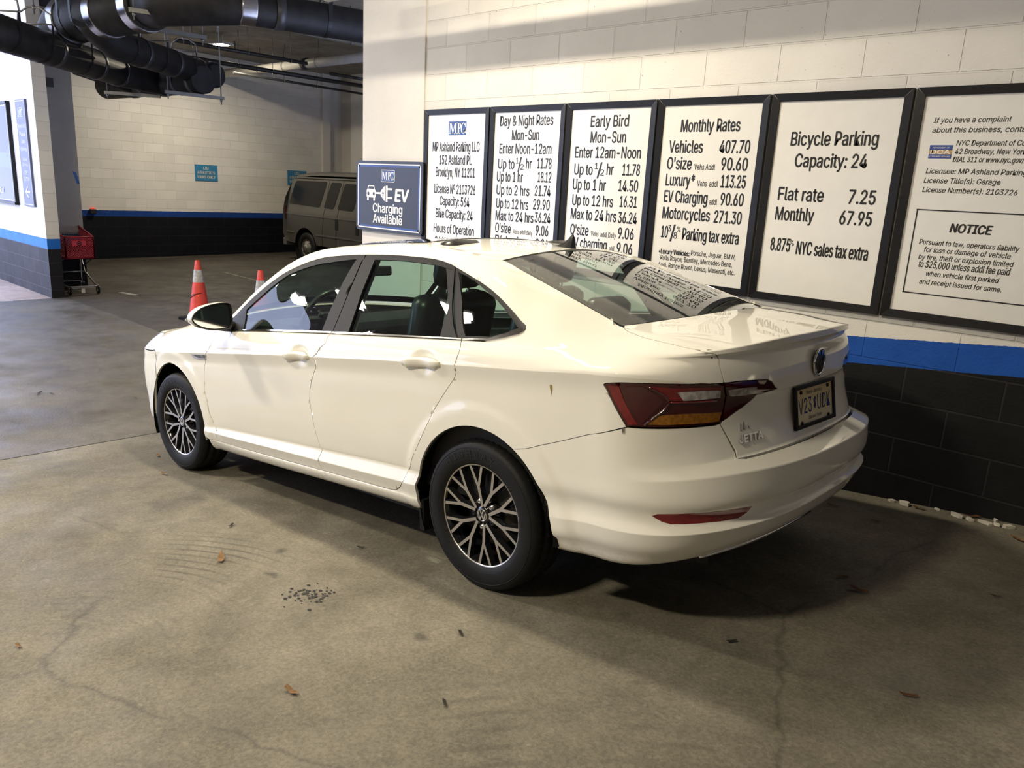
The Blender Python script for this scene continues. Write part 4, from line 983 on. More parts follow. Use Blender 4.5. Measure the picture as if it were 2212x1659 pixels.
# ---- badges and number plate on the boot lid
def rear_plane(y, z, tilt):
    """frame on the rear face: local x to the right (car -y), local y up, local z backwards"""
    w = w_at_rear(z); u = u_at_rear(y, w); p = body(np.array([u]), np.array([w]))[0]
    return p
def rear_point(y, z):
    U, W = np.meshgrid(np.linspace(-1.0, -1.55, 120), np.linspace(8.9, 16, 160), indexing='ij'); P = body(U, W); d = (P[..., 1] - y) ** 2 + (P[..., 2] - z) ** 2
    i = np.unravel_index(d.argmin(), d.shape); n = nrm(U[i], W[i]); return P[i], (n if n[0] < 0 else -n)
P, Nn = rear_point(0, .946)
def plane_M(P, zdir, lift):
    z = Vector(zdir).normalized(); x = Vector((0, -1, 0)); x = (x - z * x.dot(z)).normalized(); y = z.cross(x)
    return frame_mat(Vector(P) + z * lift, x, y, z)
Mb = plane_M((-1.0, 0, .946), (-1, 0, -.03), .006)
bm = bmesh.new(); bm_lathe(bm, [(0, .002), (.048, .002), (.052, -.004)], 40); bm.transform(Mb); badge = bm_obj('maker_badge', bm, simple('badge_field', (.10, .10, .11), .12, metal=.9), boot_lid, smooth=True)
bm_obj('badge_mark', emblem_bm(.050, .003, Mb), P_CHROME, badge)
pa, na = body(np.array([-1.191]), np.array([9.44]))[0], nrm(np.array([-1.191]), np.array([9.44]))[0]; pb, nb = body(np.array([-1.298]), np.array([9.44]))[0], nrm(np.array([-1.298]), np.array([9.44]))[0]; jw = float(np.linalg.norm(pb - pa))
Mj_o = Vector(pa); xd = (Vector(pb) - Vector(pa)).normalized(); nz = Vector((na + nb) / 2).normalized(); nz = (nz - xd * nz.dot(xd)).normalized(); yd = nz.cross(xd)
acc = ([], []); place_text(acc, 'JETTA', 0, jw, -.006, .026, frame_mat(Mj_o + nz * .004, xd, yd, nz), extrude=.003, shear=.15, bold=.05)
mesh_obj('model_lettering', acc[0], acc[1], P_CHROME, boot_lid)
# plate: frame, plate, characters
Mp = plane_M((-.992, .018, .785), (-1, .06, .10), .014) @ Matrix.Diagonal((1.07, .95, 1, 1))
bm = bmesh.new()
for c, s in (((0, .079), (.322, .016)), ((0, -.079), (.322, .016)), ((-.153, 0), (.016, .166)), ((.153, 0), (.016, .166))): bm_box(bm, (c[0], c[1], .003), (s[0], s[1], .012), bevel=.002)
bm.transform(Mp); plate = bm_obj('number_plate', bm, P_SATIN, boot_lid)
m_pl, nt, b = new_mat('plate_sheet'); tc = node(nt, 'ShaderNodeTexCoord'); sp = node(nt, 'ShaderNodeSeparateXYZ'); nt.links.new(tc.outputs['Object'], sp.inputs[0])
mr = node(nt, 'ShaderNodeMapRange'); mr.inputs['From Min'].default_value = .70; mr.inputs['From Max'].default_value = .86; nt.links.new(sp.outputs[2], mr.inputs[0])
r = ramp(nt, [(.1, (.66, .60, .46, 1)), (.55, (.64, .55, .34, 1)), (.9, (.58, .45, .20, 1))]); nt.links.new(mr.outputs[0], r.inputs[0]); nt.links.new(r.outputs[0], b.inputs['Base Color']); b.inputs['Roughness'].default_value = .5
bm = bmesh.new(); bm_box(bm, (0, 0, .0), (.304, .152, .003)); bm.transform(Mp); sheet = bm_obj('plate_sheet', bm, m_pl, plate)
acc = ([], []); Mt = Mp @ Matrix.Translation((0, 0, .0025))
place_text(acc, 'V23', -.128, -.026, -.030, .062, Mt); place_text(acc, 'UDK', .020, .128, -.030, .062, Mt)
mesh_obj('plate_number', acc[0], acc[1], simple('plate_blue', (.02, .035, .16), .4), plate)
acc = ([], []); place_text(acc, 'New Jersey', -.062, .062, .044, .016, Mt); place_text(acc, 'Garden State', -.052, .052, -.058, .014, Mt)
mesh_obj('plate_words', acc[0], acc[1], simple('plate_black', (.02, .02, .025), .4), plate)
bm = bmesh.new(); bm_prism(bm, [(-.006, .022), (.004, .028), (.007, .018), (.002, .010), (.008, -.004), (.0, -.022), (-.010, -.012), (-.004, .002), (-.010, .010)], .0, .0008, Mt); bmesh.ops.recalc_face_normals(bm, faces=bm.faces)
bm_obj('state_outline', bm, bpy.data.materials['plate_blue'], plate)
bm = bmesh.new()
for x, y in ((-.108, .058), (.108, .058), (-.108, -.066), (.108, -.066)): bm_lathe(bm, [(0, .006), (.007, .006), (.008, 0)], 12); bmesh.ops.translate(bm, verts=bm.verts[-36:], vec=(x, y, 0))
bm.transform(Mp); bm_obj('plate_screw', bm, P_RUB, plate)
# little fender badge by the front door
fb_ = panel('wing_badge', [(2.395, 11.86), (2.289, 11.86), (2.197, 11.86), (2.213, 11.34), (2.295, 11.34), (2.361, 11.44)], P_CHROME, front_wing, off=.003, gap=0, rim=.004)
pq0, pq1 = body(np.array([2.255]), np.array([11.56]))[0], body(np.array([2.215]), np.array([11.56]))[0]; pn = Vector(nrm(np.array([2.23]), np.array([11.56]))[0]); xq = (Vector(pq1) - Vector(pq0)).normalized()
acc = ([], []); place_text(acc, 'SEL', 0, .036, 0, .012, frame_mat(Vector(pq0) + pn * .0052, xq, pn.cross(xq), pn)); mesh_obj('badge_letters', acc[0], acc[1], P_CHROME, fb_)
panel('badge_field', [(2.365, 11.80), (2.289, 11.81), (2.205, 11.81), (2.216, 11.46), (2.30, 11.48)], P_GLOSSB, fb_, off=.004, gap=0, rim=0)
# dried drip on the quarter panel and scuffs on the boot
panel('sap_drip', [(-.384, 11.19), (-.389, 11.15), (-.3905, 11.0), (-.388, 10.85), (-.386, 10.70), (-.3835, 10.86), (-.380, 11.0), (-.380, 11.12)], simple('dried_sap', (.30, .22, .05), .6), body_shell, off=.0012, gap=0, rim=0, du=.004)
for (ua, wa, uc, wc) in SCUFFS:
    a, n1 = body(np.array([ua]), np.array([wa]))[0], nrm(np.array([ua]), np.array([wa]))[0]; c, n2 = body(np.array([uc]), np.array([wc]))[0], nrm(np.array([uc]), np.array([wc]))[0]; bm = bmesh.new(); bm_tube(bm, [Vector(a + n1 * .002), Vector(c + n2 * .001)], .0011, 5); bm_obj('scuff_mark', bm, P_DARK, boot_lid)

# ---- front end (mostly hidden): grille, headlamps
P_HEAD = simple('headlamp_lens', (.45, .46, .50), .08, coat=1.0, var=.12, scale=30)
head = panel('headlamp', [(3.02, 12.5), (3.02, 15.2), (3.10, 16.6), (3.30, 16.6), (3.50, 16.4), (3.62, 13.2), (3.62, 12.5)], P_HEAD, car, gap=.003, rim=.015, du=.03)
panel('grille', [(3.66, 12.45), (3.66, 16.3), (4.1, 16.3), (4.1, 12.35)], P_GLOSSB, car, gap=.0, rim=.01, fix_center=True, du=.04)
panel('bonnet_lip', [(3.12, 16.7), (3.12, 18.4)] + wline(3.16, 4.1, 19.9, 16) + wline(4.1, 3.2, 16.6, 16), P_WHITE, hood, gap=.001, rim=.01, fix_center=True, du=.03)
panel('wing_crest', wline(2.14, 3.08, 18.62, 20) + wline(3.10, 2.16, 19.98, 20), P_WHITE, front_wing, gap=.0005, rim=.006)
# ---- the hidden right-hand side
for o_ in (front_door, rear_door, body_shell, front_wing, tail, head):
    q = mirrored(o_, car)
    for ch in list(o_.children):
        if ch.name.split('.')[0] in ('sap_drip',): continue
        k = mirrored(ch, q)
        for g in list(ch.children): mirrored(g, k)
mirrored(tail_in, boot_lid)
# ---- cabin
def cab(name, bm, mat, parent=None, smooth=False): return bm_obj(name, bm, mat, parent or car, smooth)
def inner_side(w0, w1, u0, u1, off, name, mat):
    for s in (1, -1):
        UU, WW = np.meshgrid(np.linspace(u0, u1, 24), np.linspace(w0, w1, 16), indexing='ij'); P = body(UU, WW) + nrm(UU, WW) * off
        bm = bmesh.new(); V = [[bm.verts.new((P[i, j, 0], P[i, j, 1] * s, P[i, j, 2])) for j in range(16)] for i in range(24)]
        for i in range(23):
            for j in range(15): bm.faces.new((V[i][j], V[i + 1][j], V[i + 1][j + 1], V[i][j + 1])).smooth = True
        bmesh.ops.recalc_face_normals(bm, faces=bm.faces); cab(name, bm, mat)
inner_side(3.5, 16.95, 2.0, -.75, -.075, 'door_card', P_CABIN)
inner_side(18.15, 19.8, 1.95, .05, -.030, 'roof_lining', P_LINER)
for s in (1, -1):      # inner faces of the pillars
    for poly in ([(1.10, 17.0), (1.06, 17.4), (1.03, 17.98), (.90, 17.98), (.88, 17.4), (.85, 17.0)], [(.26, 17.0), (.37, 17.95), (.30, 17.98), (.22, 17.6), (.10, 17.0)], [(-.06, 17.1), (-.20, 17.55), (-.24, 18.1), (.0, 18.1), (.30, 18.1), (.30, 18.5), (-.2, 19.6), (-.5, 19.7), (-.55, 17.2), (-.2, 17.0)]):
        U = np.array([p[0] for p in poly]); W = np.array([p[1] for p in poly]); P = body(U, W) - nrm(U, W) * .035
        bm = bmesh.new(); bm.faces.new([bm.verts.new((p[0], p[1] * s, p[2])) for p in P]); bmesh.ops.triangulate(bm, faces=bm.faces[:]); cab('pillar_lining', bm, simple('pillar_lining', (.10, .10, .095), .8))
UU, TT = np.meshgrid(np.linspace(.20, 1.25, 20), np.linspace(-.96, .96, 16), indexing='ij'); P = top(UU, TT) - np.array((0, 0, .035)); bm = bmesh.new(); V = [[bm.verts.new(P[i, j]) for j in range(16)] for i in range(20)]
for i in range(19):
    for j in range(15): bm.faces.new((V[i][j], V[i + 1][j], V[i + 1][j + 1], V[i][j + 1])).smooth = True
cab('headliner', bm, P_LINER)
bm = bmesh.new(); bm_box(bm, (1.0, 0, .33), (3.0, 1.5, .06)); cab('cabin_floor', bm, P_CABIN)
bm = bmesh.new(); bm_box(bm, (-.46, 0, .985), (.42, 1.24, .03), bevel=.01); cab('parcel_shelf', bm, P_CABIN)
bm = bmesh.new(); bm_box(bm, (2.05, 0, .86), (.50, 1.44, .20), bevel=.06); bm_box(bm, (1.86, .36, .955), (.26, .36, .07), bevel=.03); cab('dashboard', bm, P_CABIN)
def soft_box(bm, c, s, rot=None, bev=.05):
    vs = bm_box(bm, c, s, rot, bevel=bev)
from mathutils import Euler
def seat(x, y, back, head=True, w=.50):
    bm = bmesh.new(); lean = Euler((0, math.radians(-back), 0)).to_matrix()
    soft_box(bm, (x + .05, y, .52), (.52, w, .16), None, .06)
    top_ = Vector((x - .30, y, .55)) + lean @ Vector((0, 0, .33)); soft_box(bm, top_, (.14, w, .64), lean, .055)
    st = cab('seat', bm, P_SEAT, smooth=True)
    if head:
        hp = Vector((x - .30, y, .55)) + lean @ Vector((.015, 0, .79)); bm = bmesh.new(); soft_box(bm, hp, (.13, .28, .24), lean, .06); bm_obj('headrest', bm, P_SEAT, st, smooth=True)
        bm = bmesh.new()
        for k in (-.07, .07): p0 = Vector((x - .30, y + k, .55)) + lean @ Vector((0, 0, .60)); bm_tube(bm, [p0, p0 + lean @ Vector((0, 0, .12))], .006, 6)
        bm_obj('headrest_post', bm, P_CHROME, st)
seat(1.10, .37, 16); seat(1.10, -.37, 16)
bm = bmesh.new(); soft_box(bm, (.25, 0, .50), (.5, 1.25, .15), None, .05); lean = Euler((0, math.radians(-24), 0)).to_matrix(); soft_box(bm, Vector((.0, 0, .55)) + lean @ Vector((0, 0, .26)), (.14, 1.26, .58), lean, .05)
bench = cab('rear_bench', bm, P_SEAT, smooth=True)
for y in (.36, -.36):
    bm = bmesh.new(); soft_box(bm, Vector((.0, y, .55)) + lean @ Vector((0, 0, .62)), (.10, .26, .15), lean, .045); bm_obj('headrest', bm, P_SEAT, bench, smooth=True)
bm = bmesh.new(); cw = Vector((1.70, .37, .985)); tl = Euler((0, math.radians(-24), 0)).to_matrix()
bm_tube(bm, [cw + tl @ Vector((0, .185 * math.cos(a), .185 * math.sin(a))) for a in lin(0, 2 * PI, 37)[:-1]], .015, 8, closed=True)
sw = cab('steering_wheel', bm, P_SEAT, smooth=True)
bm = bmesh.new(); bm_box(bm, cw + tl @ Vector((.02, 0, -.01)), (.04, .14, .11), tl, bevel=.02)
for a in (0, PI, -PI / 2): bm_box(bm, cw + tl @ Vector((.01, .11 * math.cos(a), .11 * math.sin(a))), (.02, .12 if a != -PI / 2 else .04, .03 if a != -PI / 2 else .12), tl)
bm_tube(bm, [cw, cw + Vector((.25, 0, -.10))], .03, 8); bm_obj('wheel_hub', bm, P_CABIN, sw)
bm = bmesh.new(); soft_box(bm, (1.72, 0, 1.26), (.03, .22, .06), None, .012); cab('interior_mirror', bm, P_CABIN)

# ================================================================== SIGNS
SIGN_TEXT = {
 1: [('MP Ashland Parking LLC',-0.327,0.214,1.919,0.072,''),
  ('152 Ashland Pl.',-0.242,0.131,1.816,0.072,''),
  ('Brooklyn, NY 11201',-0.281,0.173,1.721,0.072,''),
  ('License Nº 2103726',-0.293,0.187,1.589,0.072,''),
  ('Capacity: 564',-0.223,0.123,1.494,0.072,''),
  ('Bike Capacity: 24',-0.269,0.167,1.392,0.072,''),
  ('Hours of Operation',-0.289,0.188,1.271,0.072,''),
  ('24 Hours/7 Days',-0.270,0.197,1.166,0.072,'')],
 2: [('Day & Night Rates',0.424,0.942,2.103,0.072,''),
  ('Mon-Sun',0.552,0.817,2.001,0.072,''),
  ('Enter Noon-12am',0.430,0.940,1.905,0.072,''),
  ('Up to',0.424,0.590,1.795,0.072,''),
  ('1',0.605,0.629,1.835,0.040,''),
  ('/',0.626,0.660,1.790,0.088,''),
  ('2',0.652,0.684,1.792,0.040,''),
  ('hr',0.707,0.762,1.800,0.072,''),
  ('11.78',0.817,0.949,1.803,0.072,''),
  ('Up to 1 hr',0.417,0.681,1.702,0.072,''),
  ('18.12',0.829,0.954,1.708,0.072,''),
  ('Up to 2 hrs',0.419,0.753,1.605,0.072,''),
  ('21.74',0.808,0.955,1.611,0.072,''),
  ('Up to 12 hrs',0.423,0.750,1.505,0.072,''),
  ('29.90',0.799,0.956,1.513,0.072,''),
  ('Max to 24 hrs',0.421,0.807,1.413,0.072,''),
  ('36.24',0.822,0.970,1.420,0.072,''),
  ("O'size",0.423,0.585,1.321,0.072,''),
  ('Vehs addl daily',0.612,0.804,1.323,0.034,''),
  ('9.06',0.838,0.958,1.327,0.072,''),
  ('EV charging',0.427,0.730,1.228,0.072,''),
  ('9.06',0.845,0.961,1.231,0.072,'')],
 3: [('Early Bird',1.276,1.585,2.084,0.072,''),
  ('Mon-Sun',1.284,1.573,1.982,0.072,''),
  ('Enter 12am-Noon',1.159,1.700,1.883,0.072,''),
  ('Up to',1.162,1.319,1.770,0.072,''),
  ('1',1.337,1.362,1.810,0.040,''),
  ('/',1.360,1.397,1.762,0.088,''),
  ('2',1.387,1.418,1.768,0.040,''),
  ('hr',1.440,1.494,1.774,0.072,''),
  ('11.78',1.568,1.703,1.774,0.072,''),
  ('Up to 1 hr',1.159,1.440,1.669,0.072,''),
  ('14.50',1.546,1.700,1.671,0.072,''),
  ('Up to 12 hrs',1.163,1.511,1.563,0.072,''),
  ('16.31',1.568,1.702,1.569,0.072,''),
  ('Max to 24 hrs',1.158,1.548,1.467,0.072,''),
  ('36.24',1.565,1.713,1.464,0.072,''),
  ("O'size",1.163,1.323,1.359,0.072,''),
  ('Vehs  addl Daily',1.346,1.558,1.360,0.034,''),
  ('9.06',1.575,1.699,1.361,0.072,''),
  ('EV charging',1.172,1.488,1.270,0.072,''),
  ('addl',1.511,1.553,1.272,0.034,''),
  ('9.06',1.574,1.698,1.260,0.072,'')],
 4: [('Monthly Rates',1.980,2.375,2.045,0.072,''),
  ('Vehicles',1.909,2.144,1.921,0.072,''),
  ('407.70',2.259,2.452,1.921,0.072,''),
  ("O'size",1.906,2.079,1.821,0.072,''),
  ('Vehs Addl',2.100,2.242,1.821,0.034,''),
  ('90.60',2.282,2.451,1.821,0.072,''),
  ('Luxury*',1.908,2.112,1.720,0.072,''),
  ('Vehs  addl',2.133,2.273,1.723,0.034,''),
  ('113.25',2.293,2.452,1.721,0.072,''),
  ('EV Charging',1.907,2.213,1.618,0.072,''),
  ('addl',2.229,2.281,1.616,0.034,''),
  ('90.60',2.304,2.452,1.617,0.072,''),
  ('Motorcycles',1.907,2.243,1.515,0.072,''),
  ('271.30',2.274,2.453,1.511,0.072,''),
  ('10',1.911,1.958,1.396,0.072,''),
  ('3',1.957,1.979,1.436,0.040,''),
  ('/',1.979,2.009,1.388,0.088,''),
  ('8',2.003,2.028,1.394,0.040,''),
  ('%',2.023,2.050,1.436,0.034,''),
  ('Parking tax extra',2.067,2.451,1.392,0.072,''),
  ('•Luxury Vehicles:',1.907,2.130,1.292,0.030,'b'),
  ('Porsche, Jaguar, BMW,',2.142,2.445,1.300,0.030,''),
  ('Rolls Royce, Bentley, Mercedes Benz,',1.923,2.429,1.253,0.030,''),
  ('Audi, Range Rover, Lexus, Maserati, etc.',1.910,2.452,1.207,0.030,'')],
 5: [('Bicycle Parking',2.696,3.166,1.964,0.072,''),
  ('Capacity: 24',2.735,3.126,1.848,0.072,''),
  ('Flat rate',2.663,2.923,1.664,0.072,''),
  ('7.25',3.061,3.199,1.663,0.072,''),
  ('Monthly',2.662,2.884,1.553,0.072,''),
  ('67.95',3.030,3.197,1.551,0.072,''),
  ('8.875',2.657,2.772,1.378,0.072,''),
  ('%',2.765,2.793,1.413,0.034,''),
  ('NYC sales tax extra',2.812,3.206,1.369,0.072,'')],
 6: [('If you have a complaint',3.417,3.753,2.072,0.025,'i'),
  ('about this business, contact',3.419,3.852,2.026,0.025,'i'),
  ('NYC Department of Consumer Affairs',3.538,4.018,1.964,0.025,'i'),
  ('42 Broadway, New York, NY 10004',3.538,3.983,1.924,0.025,'i'),
  ('DIAL 311 or www.nyc.gov/dca',3.535,3.877,1.886,0.025,'i'),
  ('Licensee: MP Ashland Parking LLC',3.422,3.928,1.829,0.025,'i'),
  ('License Title(s): Garage',3.420,3.759,1.783,0.025,'i'),
  ('License Number(s): 2103726',3.421,3.837,1.737,0.025,'i'),
  ('NOTICE',3.580,3.765,1.547,0.042,'ib'),
  ('Pursuant to law, operators liability',3.449,3.893,1.478,0.025,'i'),
  ('for loss or damage of vehicle',3.478,3.863,1.441,0.025,'i'),
  ('by fire, theft or explosion limited',3.458,3.882,1.403,0.025,'i'),
  ('to $25,000 unless addl fee paid',3.465,3.875,1.362,0.034,'i'),
  ('when vehicle first parked',3.508,3.835,1.321,0.025,'i'),
  ('and receipt issued for same.',3.483,3.854,1.278,0.025,'i')],
}

M_FRAME = simple('black_sign_frame', (.006, .006, .008), .35, spec=.3)
M_BARE = simple('bare_aluminium', (.5, .5, .5), .4, metal=.8)
M_BOARD = simple('white_sign_board', (.80, .785, .75), .16, var=.02, spec=.5, coat=.3)
M_INK = simple('sign_black_ink', (.012, .012, .014), .35)
M_MPG = simple('sign_logo_blue', (.015, .06, .26), .35)
M_NAVY = simple('navy_sign', (.018, .022, .038), .4)
M_SIGNWHITE = simple('sign_white_ink', (.82, .82, .82), .4)
def wallM(y): return frame_mat((0, y, 0), (1, 0, 0), (0, 0, 1), (0, -1, 0))
SERIF = None
def logo(acc_box, acc_txt, x0, x1, z0, z1, M):
    n = len(acc_box[0])
    for x, z in ((x0, z0), (x1, z0), (x1, z1), (x0, z1)): acc_box[0].append(tuple(M @ Vector((x, z, 0))))
    acc_box[1].append((n, n + 1, n + 2, n + 3))
    w = x1 - x0; h = z1 - z0; M2 = M @ Matrix.Translation((0, 0, .0006)); b = z0 + h * .10; c = h * .80
    # serif letters M P G drawn as strokes
    def rect(ax, az, bx, bz):
        k = len(acc_txt[0])
        for x, z in ((ax, az), (bx, az), (bx, bz), (ax, bz)): acc_txt[0].append(tuple(M2 @ Vector((x0 + x * w, b + z * c, 0))))
        acc_txt[1].append((k, k + 1, k + 2, k + 3))
    def quad(*p):
        k = len(acc_txt[0])
        for x, z in p: acc_txt[0].append(tuple(M2 @ Vector((x0 + x * w, b + z * c, 0))))
        acc_txt[1].append(tuple(range(k, k + len(p))))
    rect(.07, 0, .10, 1); rect(.37, 0, .44, 1); rect(.03, 0, .15, .05); rect(.32, 0, .49, .05); rect(.03, .95, .14, 1); rect(.37, .95, .49, 1)
    quad((.09, 1), (.16, 1), (.275, .12), (.24, .0)); quad((.38, 1), (.35, 1), (.235, .05), (.26, .02))
    rect(.53, 0, .60, 1); rect(.50, 0, .65, .05); rect(.50, .95, .62, 1)
    ring = [(.60 + .105 * math.cos(a), .73 + .27 * math.sin(a)) for a in lin(-PI / 2, PI / 2, 9)]; inn = [(.60 + .055 * math.cos(a), .73 + .20 * math.sin(a)) for a in lin(-PI / 2, PI / 2, 9)]
    for i in range(8): quad(ring[i], ring[i + 1], inn[i + 1], inn[i])
    ring = [(.83 + .135 * math.cos(a), .5 + .5 * math.sin(a)) for a in lin(.7, 2 * PI - .15, 15)]; inn = [(.83 + .075 * math.cos(a), .5 + .43 * math.sin(a)) for a in lin(.7, 2 * PI - .15, 15)]
    for i in range(14): quad(ring[i], ring[i + 1], inn[i + 1], inn[i])
    rect(.90, .08, .965, .42); rect(.84, .38, .985, .43); rect(.93, .62, .955, .95)
def sc_x(x): return CAM_C[0] + (x - CAM_C[0]) * (4.4168 - .030) / 4.4168
def sc_z(z): return CAM_C[2] + (z - CAM_C[2]) * (4.4168 - .030) / 4.4168
SIGNS = [(1, -.480, .269, 'white framed board headed by the blue logo and the parking company address', 'sign'), (2, .284, 1.018, 'white framed rate board reading Day & Night Rates', 'sign'), (3, 1.034, 1.766, 'white framed rate board reading Early Bird', 'sign'),
         (4, 1.780, 2.524, 'white framed rate board reading Monthly Rates', 'sign'), (5, 2.540, 3.291, 'white framed board reading Bicycle Parking', 'sign'), (6, 3.306, 4.055, 'white framed board with complaint address and boxed NOTICE', 'sign')]
def framed_board(x0, x1, z0, z1, label):
    root = empty('rate_board', ((x0 + x1) / 2, 0, z0)); tag(root, label, 'sign', 'framed boards along the wall')
    T = Matrix.Translation((-(x0 + x1) / 2, 0, -z0))
    bm = bmesh.new(); f = .042
    def bar(a, b, c, d):   # mitred profile: four corners in x,z
        outer = [a, b]; inner = [c, d]
        vs = []
        for (x, z), y in ((a, 0), (b, 0), (d, -.006), (c, -.006), (a, -.030), (b, -.030), (d, -.026), (c, -.026)): vs.append(bm.verts.new((x, y, z)))
        for q in ((0, 1, 5, 4), (4, 5, 6, 7), (7, 6, 2, 3), (3, 2, 1, 0), (0, 4, 7, 3), (1, 2, 6, 5)): bm.faces.new([vs[i] for i in q])
    O = [(x0, z0), (x1, z0), (x1, z1), (x0, z1)]; I = [(x0 + f, z0 + f), (x1 - f, z0 + f), (x1 - f, z1 - f), (x0 + f, z1 - f)]; g = .0006
    for i in range(4): bar(O[i], O[(i + 1) % 4], I[i], I[(i + 1) % 4])
    bmesh.ops.recalc_face_normals(bm, faces=bm.faces); bm.transform(T); fr = bm_obj('frame', bm, M_FRAME, root)
    bm = bmesh.new(); bm_box(bm, ((x0 + x1) / 2, -.012, (z0 + z1) / 2), (x1 - x0 - f * 1.9, .010, z1 - z0 - f * 1.9)); bm.transform(T); bm_obj('board', bm, M_BOARD, root)
    # silver mitre glints and small screws
    for (a, b) in ((O[2], I[2]), (O[3], I[3])):
        bm = bmesh.new(); bm_tube(bm, [(a[0], -.0302, a[1]), (b[0], -.0265, b[1])], .0007, 4); bm.transform(T); bm_obj('mitre_joint', bm, M_BARE, fr)
    return root, T
YT = -.0178
for num, x0, x1, lab, cat in SIGNS:
    a0, a1, b0, b1 = sc_x(x0), sc_x(x1), sc_z(1.083), sc_z(2.248)
    root, T = framed_board(a0, a1, b0, b1, lab)
    M = T @ wallM(YT); rows = []
    k = (4.4168 + YT) / (4.4168 - .034)
    for t, tx0, tx1, tb, th, op in SIGN_TEXT[num]:
        X0 = CAM_C[0] + (tx0 - CAM_C[0]) * k; X1 = CAM_C[0] + (tx1 - CAM_C[0]) * k; Bz = CAM_C[2] + (tb - CAM_C[2]) * k
        row = next((r for r in rows if abs(r[0] - Bz) < .045 and th < .088 and num < 6), None)
        if row is None: row = (Bz, ([], [])); rows.append(row)
        place_text(row[1], t, X0, X1, Bz, th * k, M, shear=.16 if 'i' in op else 0.0, bold=.045 if 'b' in op else (.024 if th > .06 else .012))
    for bz, acc in rows: mesh_obj('lettering', acc[0], acc[1], M_INK, root)
    if num == 1:
        a, b = ([], []), ([], []); logo(a, b, -.160, .044, 2.042, 2.148, M)
        mesh_obj('logo_field', a[0], a[1], M_MPG, root); mesh_obj('logo_letters', b[0], b[1], M_SIGNWHITE, root)
    if num == 6:
        bm = bmesh.new()
        for c, s in ((((3.41 + 4.0) / 2, 1.650), (.60, .006)), (((3.41 + 4.0) / 2, 1.226), (.60, .006)), ((3.409, 1.438), (.006, .43)), ((4.0, 1.438), (.006, .43))): bm_box(bm, (c[0], c[1], 0), (s[0], s[1], .001))
        bm.transform(M); bm_obj('notice_border', bm, M_INK, root)
        bm = bmesh.new(); bm_box(bm, (3.468, 1.955, 0), (.104, .024, .001)); bm_box(bm, (3.468, 1.913, 0), (.104, .020, .001)); bm.transform(M); bm_obj('agency_logo_field', bm, M_MPG, root)
        bm = bmesh.new(); bm_box(bm, (3.468, 1.934, 0), (.104, .022, .001)); bm.transform(M); bm_obj('agency_logo_stripe', bm, simple('logo_tan', (.50, .30, .10), .4), root)
        b = ([], []); M2 = M @ Matrix.Translation((0, 0, .001)); place_text(b, 'DCA', 3.424, 3.512, 1.925, .019, M2, bold=.05); place_text(b, 'DEPARTMENT OF', 3.430, 3.506, 1.951, .007, M2); place_text(b, 'CONSUMER AFFAIRS', 3.422, 3.514, 1.909, .007, M2)
        mesh_obj('agency_logo_letters', b[0], b[1], M_SIGNWHITE, root)
def rounded(x0, x1, z0, z1, r, n=5):
    out = []
    for cx, cz, a0 in ((x1 - r, z1 - r, 0), (x0 + r, z1 - r, 90), (x0 + r, z0 + r, 180), (x1 - r, z0 + r, 270)):
        for i in range(n + 1): a = math.radians(a0 + 90 * i / n); out.append((cx + r * math.cos(a), cz + r * math.sin(a)))
    return out
def border(x0, x1, z0, z1, w, M, name, mat, parent):
    bm = bmesh.new()
    for c, s in ((((x0 + x1) / 2, z1 - w / 2), (x1 - x0, w)), (((x0 + x1) / 2, z0 + w / 2), (x1 - x0, w)), ((x0 + w / 2, (z0 + z1) / 2), (w, z1 - z0)), ((x1 - w / 2, (z0 + z1) / 2), (w, z1 - z0))): bm_box(bm, (c[0], c[1], 0), (s[0], s[1], .001))
    bm.transform(M); return bm_obj(name, bm, mat, parent)
# charging sign at the end of the wall
ev = empty('charging_sign', (-.885, -.03, 1.22)); tag(ev, 'dark rounded EV charging sign at the end of the wall, left of the boards', 'sign')
T = Matrix.Translation((.885, .03, -1.22)); M = T @ wallM(-.0500); Mi = T @ wallM(-.0512)
bm = bmesh.new(); bm_prism(bm, rounded(-1.342, -.424, 1.222, 1.832, .03), -.012, .0, M); bmesh.ops.recalc_face_normals(bm, faces=bm.faces); bm_obj('panel', bm, M_NAVY, ev)
bm = bmesh.new()
for x in (-1.15, -.6): bm_box(bm, (x, -.022, 1.53), (.04, .035, .3))
bm.transform(T); bm_obj('wall_bracket', bm, M_FRAME, ev)
border(-1.318, -.450, 1.246, 1.808, .010, Mi, 'white_border', M_SIGNWHITE, ev); border(-1.307, -.461, 1.257, 1.797, .016, Mi, 'blue_border', M_MPG, ev)
a, b = ([], []), ([], []); logo(a, b, -.974, -.797, 1.660, 1.752, Mi); mesh_obj('logo_field', a[0], a[1], M_MPG, ev); mesh_obj('logo_letters', b[0], b[1], M_SIGNWHITE, ev); border(-.980, -.791, 1.654, 1.758, .005, Mi, 'logo_border', M_SIGNWHITE, ev)
acc = ([], []); place_text(acc, 'EV', -.782, -.600, 1.497, .100, Mi, bold=.06, shear=.1); place_text(acc, 'Charging', -1.093, -.683, 1.391, .075, Mi, bold=.03); place_text(acc, 'Available', -1.091, -.684, 1.298, .075, Mi, bold=.03)
mesh_obj('lettering', acc[0], acc[1], M_SIGNWHITE, ev)
bm = bmesh.new()
def pr(poly, h=.0009): bm_prism(bm, poly, 0, h, Mi)
